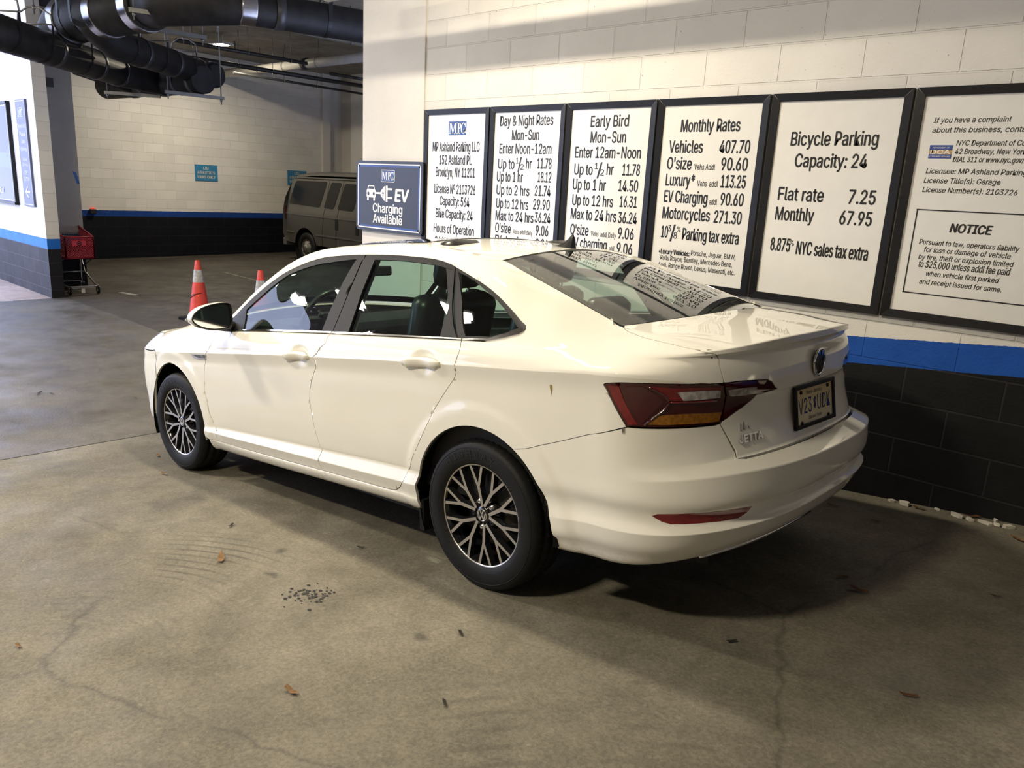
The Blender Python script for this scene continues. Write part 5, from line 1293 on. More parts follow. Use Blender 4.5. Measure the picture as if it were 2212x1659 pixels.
# car front pictogram: body with two lamps cut dark, wheels, windscreen
pr(rounded(-1.186, -1.055, 1.515, 1.585, .012, 3)); pr([(-1.175, 1.585), (-1.066, 1.585), (-1.078, 1.622), (-1.160, 1.622)]); pr([(-1.178, 1.488), (-1.155, 1.488), (-1.155, 1.516), (-1.178, 1.516)]); pr([(-1.088, 1.488), (-1.065, 1.488), (-1.065, 1.516), (-1.088, 1.516)])
pr([(-1.055, 1.549), (-.985, 1.549), (-.985, 1.565), (-1.055, 1.565)]); pr([(-.985, 1.540), (-.930, 1.492), (-.918, 1.492), (-.918, 1.620), (-.930, 1.620), (-.985, 1.574)]); pr([(-.910, 1.485), (-.886, 1.485), (-.886, 1.625), (-.910, 1.625)])
pr([(-.886, 1.588), (-.820, 1.588), (-.820, 1.604), (-.886, 1.604)]); pr([(-.886, 1.512), (-.820, 1.512), (-.820, 1.528), (-.886, 1.528)])
bmesh.ops.recalc_face_normals(bm, faces=bm.faces); bm_obj('pictogram', bm, M_SIGNWHITE, ev)
bm = bmesh.new(); Mi = T @ wallM(-.0524)
pr([(-1.163, 1.590), (-1.078, 1.590), (-1.088, 1.612), (-1.152, 1.612)], .0004); pr(rounded(-1.174, -1.146, 1.533, 1.563, .012), .0004); pr(rounded(-1.096, -1.068, 1.533, 1.563, .012), .0004)
pr([(-.945, 1.585), (-.965, 1.552), (-.950, 1.556), (-.955, 1.530), (-.933, 1.565), (-.948, 1.562)], .0004)
bmesh.ops.recalc_face_normals(bm, faces=bm.faces); bm_obj('pictogram_detail', bm, M_NAVY, ev)
# ---- signs on the left wall (plane y = -.54)
M_PED = simple('slate_blue_sign', (.075, .085, .16), .35)
pd = empty('walkway_sign', (-8.87, -.54, 1.04)); tag(pd, 'tall narrow navy sign telling pedestrians to use the walkway', 'sign')
T = Matrix.Translation((8.87, .54, -1.04)); M = T @ wallM(-.570); Mi = T @ wallM(-.5712)
bm = bmesh.new(); bm_box(bm, (-8.875, -.555, 1.805), (.455, .030, 1.535), bevel=.003); bm.transform(T); bm_obj('panel', bm, M_PED, pd)
border(-9.085, -8.668, 1.058, 2.555, .010, Mi, 'white_border', M_SIGNWHITE, pd)
a, b = ([], []), ([], []); logo(a, b, -8.965, -8.785, 2.335, 2.450, Mi); mesh_obj('logo_field', a[0], a[1], M_MPG, pd); mesh_obj('logo_letters', b[0], b[1], M_SIGNWHITE, pd); border(-8.970, -8.780, 2.330, 2.455, .007, Mi, 'logo_border', M_SIGNWHITE, pd)
acc = ([], [])
for t, z, h, hw in (('Pedestrians', 2.172, .058, .185), ('Please', 2.058, .060, .125), ('Use', 1.953, .060, .075), ('Walkway', 1.842, .060, .155), ('Active', 1.701, .048, .095), ('Driveway', 1.624, .048, .135), ('USE', 1.504, .055, .070), ('CAUTION', 1.412, .052, .130)): place_text(acc, t, -8.875 - hw, -8.875 + hw, z, h, Mi)
mesh_obj('lettering', acc[0], acc[1], M_SIGNWHITE, pd)
bm = bmesh.new(); bm_prism(bm, [(-8.985, 1.245), (-8.88, 1.330), (-8.845, 1.330), (-8.925, 1.262), (-8.77, 1.262), (-8.77, 1.232), (-8.925, 1.232), (-8.845, 1.165), (-8.88, 1.165)], 0, .0008, Mi); bmesh.ops.recalc_face_normals(bm, faces=bm.faces); bm_obj('arrow', bm, M_SIGNWHITE, pd)
bb = empty('hospital_sign', (-10.7, -.54, 1.03)); tag(bb, 'large framed blue sign on the daylit left wall, beside the walkway sign', 'sign')
T = Matrix.Translation((10.7, .54, -1.03)); M = T @ wallM(-.585); Mi = T @ wallM(-.5865)
m_hs, nt, b_ = new_mat('hospital_sign_print'); tc = node(nt, 'ShaderNodeTexCoord'); sp = node(nt, 'ShaderNodeSeparateXYZ'); nt.links.new(tc.outputs['Object'], sp.inputs[0])
mr = node(nt, 'ShaderNodeMapRange'); mr.inputs['From Max'].default_value = 1.54; nt.links.new(sp.outputs[2], mr.inputs[0])
r = ramp(nt, [(0, (.13, .13, .42, 1)), (.36, (.09, .09, .36, 1)), (.362, (.10, .14, .60, 1)), (.51, (.10, .14, .60, 1)), (.512, (.055, .055, .19, 1)), (1, (.028, .03, .06, 1))]); nt.links.new(mr.outputs[0], r.inputs[0]); nt.links.new(r.outputs[0], b_.inputs['Base Color']); b_.inputs['Roughness'].default_value = .3
bm = bmesh.new(); bm_box(bm, (-10.75, -.560, 1.80), (2.52, .04, 1.46)); bm.transform(T); bm_obj('print', bm, m_hs, bb)
bm = bmesh.new()
for c, s in (((-10.75, 2.552), (2.62, .04)), ((-10.75, 1.048), (2.62, .04)), ((-12.04, 1.80), (.04, 1.54)), ((-9.46, 1.80), (.04, 1.54))): bm_box(bm, (c[0], -.568, c[1]), (s[0], .056, s[1]))
bm.transform(T); bm_obj('frame', bm, M_FRAME, bb)
border(-12.0, -9.51, 1.085, 2.515, .012, Mi, 'white_border', M_SIGNWHITE, bb)
acc = ([], []); place_text(acc, 'Hospital', -10.55, -10.02, 1.185, .090, Mi, bold=.03); mesh_obj('lettering', acc[0], acc[1], M_SIGNWHITE, bb)
# ---- van-bay signs on the far wall (plane x = -13.5)
M_LIU = simple('bay_sign_blue', (.035, .20, .38), .4); M_LIUT = simple('bay_sign_cream', (.52, .50, .40), .4)
def bay_sign(y0, label):
    s = empty('bay_sign', (-13.5, y0 + .277, 1.5)); tag(s, label, 'sign', 'blue bay signs on the far wall')
    bm = bmesh.new(); bm_box(bm, (.008, 0, .183), (.016, .555, .366)); bm_obj('panel', bm, M_LIU, s)
    M = frame_mat((.017, 0, 0), (0, 1, 0), (0, 0, 1), (1, 0, 0)); acc = ([], [])
    place_text(acc, 'LIU', -.07, .05, .262, .062, M, bold=.05); place_text(acc, "ATHLETIC'S", -.22, .21, .160, .062, M, bold=.05); place_text(acc, 'VANS ONLY', -.225, .22, .060, .062, M, bold=.05)
    mesh_obj('lettering', acc[0], acc[1], M_LIUT, s)
bay_sign(4.25, 'small blue bay sign alone on the far wall, left of the van'); bay_sign(6.695, 'small blue bay sign half hidden behind the van roof')

# ================================================================== CEILING SERVICES
M_PIPE = simple('black_cast_iron', (.013, .0125, .013), .55, var=.4, scale=9, bump=.3, spec=.3)
M_BAND = simple('pipe_band_grey', (.055, .055, .06), .4, metal=.4)
M_STEEL = simple('stainless_coupling', (.45, .45, .48), .25, metal=1.0)
M_ZINC = simple('zinc_steel', (.22, .215, .20), .45, metal=.7)
M_SPRINK = simple('sprinkler_pipe_black', (.022, .022, .022), .45)
M_WHITEPIPE = simple('white_pipe', (.52, .50, .46), .45)
def ring_at(bm, p, d, r, w, n=28):
    p = Vector(p); d = Vector(d).normalized(); bm_tube(bm, [p - d * w / 2, p + d * w / 2], r, n)
def hanger(p, d, r, parent, top=CEIL):
    """clevis hanger: strap under the pipe, cross bolt, bent yoke and rod to the ceiling"""
    p = Vector(p); d = Vector(d).normalized(); s = Vector((0, 0, 1)).cross(d).normalized(); bm = bmesh.new(); w = .022
    pts = [p + s * r * 1.03 + Vector((0, 0, r * 1.25))] + [p + (s * math.cos(a) + Vector((0, 0, 1)) * math.sin(a)) * r * 1.03 for a in lin(0, -PI, 17)] + [p - s * r * 1.03 + Vector((0, 0, r * 1.25))]
    prev = None
    for i, q in enumerate(pts):
        cur = [bm.verts.new(q - d * w), bm.verts.new(q + d * w)]
        if prev: bm.faces.new((prev[0], prev[1], cur[1], cur[0]))
        prev = cur
    bmesh.ops.solidify(bm, geom=bm.faces[:], thickness=.006)
    st = bm_obj('hanger_strap', bm, M_BAND, parent)
    bm = bmesh.new(); zt = p + Vector((0, 0, r * 1.2)); bm_tube(bm, [zt + s * r * 1.12, zt - s * r * 1.12], .009, 8)
    yk = [zt + s * r * 1.04, zt + s * r * .98 + Vector((0, 0, .10)), zt + s * r * .35 + Vector((0, 0, .17)), zt - s * r * .35 + Vector((0, 0, .17)), zt - s * r * .98 + Vector((0, 0, .10)), zt - s * r * 1.04]
    bm_tube(bm, yk, .011, 8); bm_obj('hanger_yoke', bm, M_ZINC, st, smooth=True)
    bm = bmesh.new(); bm_tube(bm, [zt + Vector((0, 0, .10)), Vector((p.x, p.y, top))], .007, 8); bm_tube(bm, [zt + Vector((0, 0, .145)), zt + Vector((0, 0, .19))], .016, 8); bm_obj('hanger_rod', bm, M_ZINC, st)
def arc_pts(p, d0, d1, R, n=9):
    """quarter bend starting at p along d0 and leaving along d1"""
    p, d0, d1 = Vector(p), Vector(d0).normalized(), Vector(d1).normalized(); c = p + d1 * R
    return [c - d1 * R * math.cos(a) + d0 * R * math.sin(a) for a in lin(0, PI / 2, n)]
def along(p, q, t): return Vector(p) + (Vector(q) - Vector(p)) * t
# pipe A: lower left, running away towards the bay
dA = Vector((-.70, .714, 0)); a0 = Vector((-3.9, -2.95, 2.95)); a1 = Vector((-7.05, .10, 2.95)); rA = .183
A_ = empty('drain_piping', a0); tag(A_, 'network of joined black drain pipes hung under the ceiling, upper left', 'pipes')
B_ = C_ = D_ = E_ = A_
loc = lambda v: Vector(v) - a0
bm = bmesh.new(); bm_tube(bm, [loc(a0), loc(a1)], rA, 36); bm_obj('pipe_run', bm, M_PIPE, A_, smooth=False)
for t in (.62, .86):
    bm = bmesh.new(); ring_at(bm, loc(along(a0, a1, t)), dA, rA * 1.04, .075); bm_obj('coupling', bm, M_BAND, A_)
for t in (.405, .556, .765): hanger(loc(along(a0, a1, t)), dA, rA, A_, top=CEIL - a0.z)
# pipe B: upper run with the capped cleanout
b0 = Vector((-5.42, -.50, 3.06)); b1 = Vector((-6.75, 1.18, 3.06)); dB = (b1 - b0).normalized(); rB = .170
bm = bmesh.new(); bm_tube(bm, [loc((-5.20, -.86, 3.28)), loc((-5.28, -.72, 3.16)), loc(b0), loc(b1)], rB, 36); bm_obj('pipe_run', bm, M_PIPE, B_)
for t in (.24, .60, .93):
    bm = bmesh.new(); ring_at(bm, loc(along(b0, b1, t)), dB, rB * 1.05, .07); bm_obj('coupling', bm, M_BAND, B_)
for t in (.10, .42, .78): hanger(loc(along(b0, b1, t)), dB, rB, B_, top=CEIL - a0.z)
cd = Vector((.80, .18, -.02)).normalized(); bc = b1 + Vector((-.02, .16, -.01))
bm = bmesh.new(); bm_tube(bm, [loc(b1), loc(bc) - cd * .28, loc(bc) + cd * .10], rB * .98, 36); bm_obj('cleanout_branch', bm, M_PIPE, B_)
bm = bmesh.new(); bm_tube(bm, [loc(bc) + cd * .02, loc(bc) + cd * .085], rB * 1.06, 36); bm_obj('cleanout_band', bm, M_BAND, B_)
bm = bmesh.new(); bm_tube(bm, [loc(bc) + cd * .10, loc(bc) + cd * .115, loc(bc) + cd * .125], [rB * .98, rB * .96, rB * .80], 36); bm_obj('cleanout_cap', bm, M_PIPE, B_)
# pipe C: big trunk at the very top, with ribbed steel couplings, bending into pipe D
c0 = Vector((-5.95, -.78, 3.32)); c1 = Vector((-4.15, -.62, 3.32)); rC = .245; dC = (c1 - c0).normalized()
bm = bmesh.new(); el = arc_pts(loc(c0), -dC, Vector((0.25, -.2, -1)), .30); bm_tube(bm, [loc(c1)] + el, rC, 36); bm_obj('pipe_run', bm, M_PIPE, C_)
def ribbed(p, d, r, parent):
    p = Vector(p); d = Vector(d).normalized(); bm = bmesh.new(); prof = []
    N = 36; pts = []; rs = []
    for i in range(15): pts.append(p + d * (.16 * (i / 14 - .5))); rs.append(r * (1.05 + (.018 if i % 2 else 0)))
    bm_tube(bm, pts, rs, N); bm_obj('ribbed_coupling', bm, M_STEEL, parent)
ribbed(loc(c0) + dC * .02, dC, rC, C_); ribbed(loc(along(c0, c1, .50)), dC, rC, C_); ribbed(loc(along(c0, c1, .93)), dC, rC, C_)
for t in (.13, .30): hanger(loc(along(c0, c1, t)), dC, rC, C_, top=CEIL - a0.z)
d0 = Vector((-3.45, .06, 3.36)); d1 = Vector((-2.78, 2.55, 3.36)); rD = .172; dD = (d1 - d0).normalized()
bm = bmesh.new(); bm_tube(bm, [loc(c1), loc(c1) + dC * .22, loc(d0) - dD * .08, loc(d0), loc(d1)], [rC * .92, rC * .9, rD * 1.1, rD, rD], 36); bm_obj('pipe_run', bm, M_PIPE, D_)
ribbed(loc(d0) + dD * .02, dD, rD, D_)
bm = bmesh.new(); ring_at(bm, loc(d0) + dD * .35, dD, rD * 1.06, .10); bm_obj('coupling', bm, M_BAND, D_)
hanger(loc(along(d0, d1, .34)), dD, rD, D_, top=CEIL - a0.z)
# pipe E: low collector under A and B
e0 = Vector((-9.05, .74, 2.92)); e1 = Vector((-6.35, 1.02, 2.92)); rE = .185; dE = (e1 - e0).normalized()
bm = bmesh.new(); bm_tube(bm, [loc(e0), loc(e1)], rE, 36); bm_tube(bm, [loc(a1) - dA * .1, loc(a1) + dA * .35, loc(along(e0, e1, .62))], rA * .98, 28); bm_tube(bm, [loc(along(e0, e1, .30)) + Vector((0, -.8, .2)), loc(along(e0, e1, .36))], rE * .9, 28); bm_obj('pipe_run', bm, M_PIPE, E_)
for t in (.30, .46, .62, .80, .94):
    bm = bmesh.new(); ring_at(bm, loc(along(e0, e1, t)), dE, rE * 1.05, .08); bm_obj('coupling', bm, M_BAND, E_)
bm = bmesh.new(); q = loc(a1) + dA * .05; ring_at(bm, q, dA, rA * 1.06, .08); bm_obj('coupling', bm, M_BAND, E_)
# strut trapezes
def trapeze(p, q, label, rods=(0.05, .95), top=CEIL):
    p, q = Vector(p), Vector(q); q2 = q - p; o_ = p - a0; d = q2.normalized(); rot = Matrix(((d.x, -d.y, 0), (d.y, d.x, 0), (0, 0, 1)))
    bm = bmesh.new(); c = q2 / 2; L_ = q2.length
    bm_box(bm, c + Vector((0, 0, .02)), (L_, .042, .004), rot); bm_box(bm, c + rot @ Vector((0, .02, 0)), (L_, .004, .042), rot); bm_box(bm, c + rot @ Vector((0, -.02, 0)), (L_, .004, .042), rot); bm.transform(Matrix.Translation(o_))
    s = bm_obj('strut', bm, M_ZINC, A_)
    for t in rods:
        bm = bmesh.new(); b = q2 * t; bm_tube(bm, [b + Vector((0, 0, -.09)), Vector((b.x, b.y, top - p.z))], .008, 8); bm_tube(bm, [b + Vector((0, 0, -.05)), b + Vector((0, 0, -.02))], .018, 6); bm.transform(Matrix.Translation(o_)); bm_obj('rod', bm, M_ZINC, s)
trapeze((-3.95, -.92, 3.2), (-3.70, -.07, 3.2), 'nearer grey strut bar under the fat drain trunk'); trapeze((-4.84, -.62, 3.2), (-4.70, .26, 3.2), 'farther grey strut bar under the fat drain trunk')
trapeze((-7.58, .15, 2.70), (-7.16, .76, 2.70), 'left strut bar under the low black pipes', rods=(.05,)); trapeze((-6.40, .49, 2.70), (-6.27, 1.27, 2.70), 'right strut bar under the capped pipe end')
# sprinkler mains, white pipe, conduit
def line_pipe(name, p, q, r, mat, label, cat, drops=(), group=None, top=CEIL, heads=()):
    p, q = Vector(p), Vector(q); o = empty(name, p); tag(o, label, cat, group)
    bm = bmesh.new(); bm_tube(bm, [(0, 0, 0), q - p], r, 18); bm_obj('pipe_run', bm, mat, o)
    d = (q - p).normalized()
    for t in drops:
        b = (q - p) * t; bm = bmesh.new(); bm_tube(bm, [b + Vector((0, 0, r)), Vector((b.x, b.y, top - p.z))], .006, 6); rr = r * 1.15
        s = Vector((0, 0, 1)).cross(d); bm_tube(bm, [b + (s * math.cos(a) + Vector((0, 0, 1)) * math.sin(a)) * rr for a in lin(-PI / 2, 1.5 * PI, 21)[:-1]], .006, 6, closed=True); bm_obj('hanger_rod', bm, M_ZINC, o)
    for t in heads:
        b = (q - p) * t; bm = bmesh.new(); bm_tube(bm, [b, b + Vector((0, 0, .07)), b + Vector((0, 0, .10)), b + Vector((0, 0, .14)), b + Vector((0, 0, .145))], [.014, .014, .024, .012, .03], 10); bm_obj('sprinkler_head', bm, M_SPRINK, o)
    return o
gp = 'sprinkler pipes in the bay'
line_pipe('sprinkler_main', (-10.03, 2.3, 3.7), (-10.0, 8.3, 3.7), .042, M_SPRINK, 'thick black sprinkler main below the ceiling fixture', 'pipe', (.06, .21, .33, .70, .88), gp)
line_pipe('sprinkler_branch', (-11.06, 4.0, 3.7), (-11.30, 8.3, 3.7), .026, M_SPRINK, 'thin lower sprinkler branch along the top of the far wall', 'pipe', (.28, .48, .9), gp)
line_pipe('sprinkler_branch', (-8.41, 1.6, 3.7), (-8.38, 4.0, 3.7), .032, M_SPRINK, 'black sprinkler branch that ends at the white pipe', 'pipe', (.1, .52, .86), gp, heads=(.42,))
line_pipe('sprinkler_branch', (-9.4, 5.2, 3.75), (-9.4, 8.3, 3.75), .030, M_SPRINK, 'short black sprinkler branch behind the white pipe, by the wall end', 'pipe', (.6,), gp)
line_pipe('water_pipe', (-13.4, 4.80, 3.9), (-6.4, 4.86, 3.9), .088, M_WHITEPIPE, 'white pipe with a dark coupling crossing the bay ceiling', 'pipe', (.28, .42, .59))
bm = bmesh.new(); wp = [o for o in bpy.data.objects if o.name == 'water_pipe'][0]; bm_tube(bm, [(3.62, .03, 0), (3.76, .03, 0)], .108, 20); bm_obj('coupling', bm, M_SPRINK, wp)
line_pipe('conduit', (-6.33, 1.2, 3.8), (-6.27, 4.0, 3.8), .034, simple('galvanised_conduit', (.34, .33, .29), .4, metal=.6), 'pale galvanised conduit below the top black pipe', 'pipe', (.5, .8), heads=())
line_pipe('conduit', (-2.0, 2.0, 3.62), (-2.0, 3.6, 3.62), .016, simple('white_conduit', (.6, .58, .54), .4), 'slim white conduit in the top corner above the wall end', 'pipe', (.9,))
# service pipe over the sign wall (throws the band of shadow on it)
line_pipe('service_pipe', (-.95, -.62, 3.08), (8.8, -.62, 3.08), .085, M_WHITEPIPE, 'pipe along the wall above the framed boards', 'pipe', (.14, .37, .60, .83))

# ---- LED ceiling fixtures and one added, unseen fill lamp
M_HOUSING = simple('lamp_housing', (.5, .5, .5), .5)
m_led, nt, b_ = new_mat('led_panel'); b_.inputs['Base Color'].default_value = (.9, .9, .9, 1); b_.inputs['Emission Color'].default_value = (1.0, .93, .82, 1); b_.inputs['Emission Strength'].default_value = 90
LLAB = ['lit LED ceiling fixture in front of the far wall', 'LED ceiling fixture over the rear of the parked car', 'LED ceiling fixture over the lane, nearest the car bonnet', 'LED ceiling fixture over the lane ahead of the car', 'LED ceiling fixture farthest along the lane', 'LED ceiling fixture over the open floor behind the car']
for (lx, ly, lp, lr), lb in zip(LAMPS, LLAB):
    t = empty('ceiling_light', (lx, ly, lamp_z(lx)), lr); tag(t, lb, 'lamp', 'LED ceiling fixtures')
    bm = bmesh.new(); bm_box(bm, (0, 0, 0), (.78, .28, .05), bevel=.01)
    for x in (-.25, .25): bm_tube(bm, [(x, 0, .02), (x, 0, CEIL - lamp_z(lx))], .01, 6)
    bm_obj('housing', bm, M_HOUSING, t)
    for x in (-.21, .21):
        bm = bmesh.new(); bm_box(bm, (x, 0, -.034), (.24, .16, .014), bevel=.004); bm_obj('led_panel', bm, m_led, t)

# ================================================================== THINGS ON THE FLOOR AND WALLS
def fl(x, y): return floor_z(x, y)
# ---- traffic cones
M_CONE = simple('cone_orange', (.72, .060, .035), .45, var=.12, scale=10); M_REFL = simple('cone_reflective', (.45, .43, .40), .4, var=.35, scale=25)
def cone(x, y, h, label, dirt=True):
    t = empty('traffic_cone', (x, y, fl(x, y)), .5); tag(t, label, 'traffic cone', 'orange traffic cones in the bay')
    bm = bmesh.new(); w = h * .25; bm_box(bm, (0, 0, .018), (w * 2, w * 2, .036), bevel=.012); bm_obj('base', bm, P_RUB, t)
    r0, r1 = h * .185, h * .038; rr = lambda z: r0 + (r1 - r0) * (z / h)
    bm = bmesh.new(); zz = [.03, .045, .3 * h, .62 * h, .8385 * h, h * .985, h]; bm_lathe(bm, [(rr(z) if z < h * .99 else r1 * .7, z) for z in zz], 36); bm_obj('body', bm, M_CONE, t)
    bm = bmesh.new(); bm_lathe(bm, [(rr(z) + .002, z) for z in (.63 * h, .70 * h, .84 * h)], 36); bm_obj('reflective_collar', bm, M_REFL, t)
    if dirt:
        bm = bmesh.new()
        for (a0, a1, z0, z1) in ((-2.6, -.5, .40, .46), (-2.4, -1.5, .36, .415), (-1.0, -.55, .20, .21), (-.98, -.60, .165, .175)):
            P = [((rr(z * h) + .003) * math.cos(a), (rr(z * h) + .003) * math.sin(a), z * h) for a, z in zip(lin(a0, a1, 8), lin(z0, z1, 8))]; bm_tube(bm, P, .005, 5)
        bm_obj('scuff_mark', bm, P_DARK, t)
    return t
cone(-5.62, .46, .80, 'scuffed orange cone standing clear beyond the car mirror'); cone(-4.42, .71, .80, 'orange cone whose tip peeks over the car windscreen pillar', False)

# ---- shopping cart
M_RED = simple('cart_red_plastic', (.32, .012, .028), .4); M_CHR = simple('cart_dull_chrome', (.28, .28, .28), .35, metal=.8); M_CWH = simple('cart_pale_plastic', (.5, .48, .42), .5)
ct = empty('shopping_cart', (-8.50, -.04, fl(-8.5, -.04)), 0.0); tag(ct, 'red plastic shopping cart parked against the end of the left wall', 'shopping cart')
def cbox(bm, lo, hi, bev=.0): bm_box(bm, [(a + b) / 2 for a, b in zip(lo, hi)], [b - a for a, b in zip(lo, hi)], bevel=bev)
# basket: front face at x=0, narrow; rear at x=-.80, wider and taller (open lattice)
F = [(.0, -.205, .57), (.0, .205, .57), (.0, .205, .895), (.0, -.205, .895)]; Rr = [(-.80, -.27, .60), (-.80, .27, .60), (-.80, .27, 1.02), (-.80, -.27, 1.02)]
def lattice(bm, q, nx, nz, r, diag=True):
    q = [Vector(v) for v in q]
    P = lambda u, v: (q[0] * (1 - u) + q[1] * u) * (1 - v) + (q[3] * (1 - u) + q[2] * u) * v
    for e in range(4): bm_tube(bm, [q[e], q[(e + 1) % 4]], r * 2.2, 6)
    if diag:
        n = nx; ar = (q[3] - q[0]).length / (q[1] - q[0]).length
        for sg in (1, -1):
            k = -ar
            while k < 1:
                a, b = max(k, 0), min(k + ar, 1)
                if b > a + .02:
                    va, vb = (a - k) / ar, (b - k) / ar
                    u0, u1 = (a, b) if sg > 0 else (1 - a, 1 - b)
                    bm_tube(bm, [P(u0, va), P(u1, vb)], r, 4, caps=False)
                k += 1.0 / n
    else:
        for i in range(1, nx): bm_tube(bm, [P(i / nx, 0), P(i / nx, 1)], r, 4, caps=False)
        for j in range(1, nz): bm_tube(bm, [P(0, j / nz), P(1, j / nz)], r, 4, caps=False)
bm = bmesh.new(); lattice(bm, F, 11, 9, .006); lattice(bm, [Rr[0], F[0], F[3], Rr[3]], 14, 9, .006); lattice(bm, [F[1], Rr[1], Rr[2], F[2]], 14, 9, .006); lattice(bm, [Rr[0], Rr[1], F[1], F[0]], 10, 9, .006); bm_obj('basket', bm, M_RED, ct)
bm = bmesh.new(); bm_box(bm, (.010, -.005, .80), (.012, .20, .085), bevel=.008); pl_ = bm_obj('badge_plate', bm, simple('cart_badge_red', (.5, .02, .035), .4), ct)
bm = bmesh.new(); Mx = frame_mat((.018, -.005, .80), (0, 1, 0), (0, 0, 1), (1, 0, 0)); bm_tube(bm, [Mx @ Vector((.030 * math.cos(a), .030 * math.sin(a), 0)) for a in lin(0, 2 * PI, 25)[:-1]], .006, 6, closed=True); bm_prism(bm, [(.014 * math.cos(a), .014 * math.sin(a)) for a in lin(0, 2 * PI, 17)[:-1]], -.002, .004, Mx); bm_obj('round_mark', bm, P_DARK, pl_)
bm = bmesh.new(); bm_tube(bm, [(-.74, -.27, 1.0), (-.86, -.27, 1.08), (-.88, -.24, 1.085), (-.88, .24, 1.085), (-.86, .27, 1.08), (-.74, .275, .96)], .016, 8); bm_obj('push_handle', bm, M_RED, ct)
bm = bmesh.new(); lattice(bm, [(-.76, -.25, .86), (-.76, .25, .86), (-.82, .25, 1.04), (-.82, -.25, 1.04)], 14, 4, .004, diag=False); bm_obj('child_seat_grid', bm, M_CHR, ct)
bm = bmesh.new()
for s in (-1, 1):
    bm_tube(bm, [(-.70, .23 * s, .60), (-.55, .23 * s, .30), (-.15, .23 * s, .145), (.03, .22 * s, .135)], .013, 8)
    bm_tube(bm, [(-.70, .23 * s, .60), (-.72, .23 * s, .20), (-.70, .23 * s, .12)], .013, 8); bm_tube(bm, [(-.60, .22 * s, .38), (-.05, .21 * s, .57)], .010, 8)
bm_tube(bm, [(.03, -.22, .135), (.055, -.16, .130), (.055, .16, .130), (.03, .22, .135)], .013, 8); bm_tube(bm, [(-.55, -.23, .30), (-.55, .23, .30)], .009, 8); bm_tube(bm, [(-.70, -.23, .13), (-.70, .23, .13)], .012, 8)
bm_obj('frame', bm, M_CHR, ct)
bm = bmesh.new(); cbox(bm, (-.02, -.17, .105), (.05, .17, .135), .006); cbox(bm, (.0, -.03, .03), (.03, .02, .11), .004); bm_obj('bumper', bm, M_CWH, ct)
for x, y in ((.0, -.19), (.0, .22), (-.68, -.22), (-.68, .22)):
    bm = bmesh.new(); bm_lathe(bm, [(.0, -.014), (.045, -.014), (.058, -.012), (.062, -.006), (.062, .006), (.058, .012), (.045, .014), (0, .014)], 24, 'y'); bmesh.ops.translate(bm, verts=bm.verts, vec=(x, y, .062)); w_ = bm_obj('caster', bm, P_RUB, ct)
    bm = bmesh.new(); bm_tube(bm, [(x + .03, y - .02, .12), (x, y - .02, .062)], .008, 6); bm_tube(bm, [(x + .03, y + .02, .12), (x, y + .02, .062)], .008, 6); bm_lathe(bm, [(.0, -.017), (.03, -.017), (.03, .017), (0, .017)], 16, 'y'); bmesh.ops.translate(bm, verts=bm.verts[-64:], vec=(x, y, .062)); bm_obj('caster_fork', bm, M_CHR, w_)

# ---- passenger van in the bay
M_VAN = simple('van_grey_paint', (.085, .082, .074), .4, metal=.2, coat=.3, coat_rough=.1); M_VGL = simple('van_tinted_glass', (.008, .008, .009), .12, spec=.25); M_VTR = simple('van_trim_grey', (.10, .098, .09), .45)
vy = 5.6; vz = fl(-10.2, 6.4)
van = empty('passenger_van', (-9.2, vy + 1.0, vz)); tag(van, 'grey passenger van parked in the bay by the far wall', 'van')
vx = lambda x: x + 9.2
vyp = np.array([(.15, .06), (.35, .02), (.70, .0), (1.12, .0), (1.25, .03), (1.85, .12), (1.93, .17), (1.99, .30)])      # height above floor -> inset of the side
def vin(z): return float(np.interp(z, vyp[:, 0], vyp[:, 1]))
def van_side(poly, mat, name, parent, off, sgn=-1, rim=.015, dz=.08):
    bm = bmesh.new(); bm.faces.new([bm.verts.new((x, z, 0)) for x, z in poly])
    for z in [z for z, _ in vyp] + lin(.2, 2.0, 14): bmesh.ops.bisect_plane(bm, geom=bm.verts[:] + bm.edges[:] + bm.faces[:], plane_co=(0, z, 0), plane_no=(0, 1, 0), dist=1e-5)
    for x in lin(-12, -5.5, 28): bmesh.ops.bisect_plane(bm, geom=bm.verts[:] + bm.edges[:] + bm.faces[:], plane_co=(x, 0, 0), plane_no=(1, 0, 0), dist=1e-5)
    for v in bm.verts:
        x, z = v.co.x, v.co.y; ins = vin(z) + .10 * max(0, (-11.55 - x) / .4) ** 2
        v.co = (vx(x), sgn * (1.0 - ins + off), z)
    bmesh.ops.triangulate(bm, faces=[f for f in bm.faces if len(f.verts) > 4]); bmesh.ops.recalc_face_normals(bm, faces=bm.faces)
    if sum(f.normal.y * f.calc_area() for f in bm.faces) * sgn < 0: bmesh.ops.reverse_faces(bm, faces=bm.faces[:])
    if rim:
        be = [e for e in bm.edges if len(e.link_faces) == 1]
        r = bmesh.ops.extrude_edge_only(bm, edges=be); bmesh.ops.translate(bm, verts=[g for g in r['geom'] if isinstance(g, bmesh.types.BMVert)], vec=(0, -sgn * rim, 0))
        for e in be: e.smooth = False
    for f in bm.faces: f.smooth = True
    return bm_obj(name, bm, mat, parent)
H = lambda z: z - vz
def varch(cx, cz, r, a0, a1, n=20): return [(cx + r * math.cos(math.radians(a)), cz + r * math.sin(math.radians(a))) for a in lin(a0, a1, n)]
wz = .345
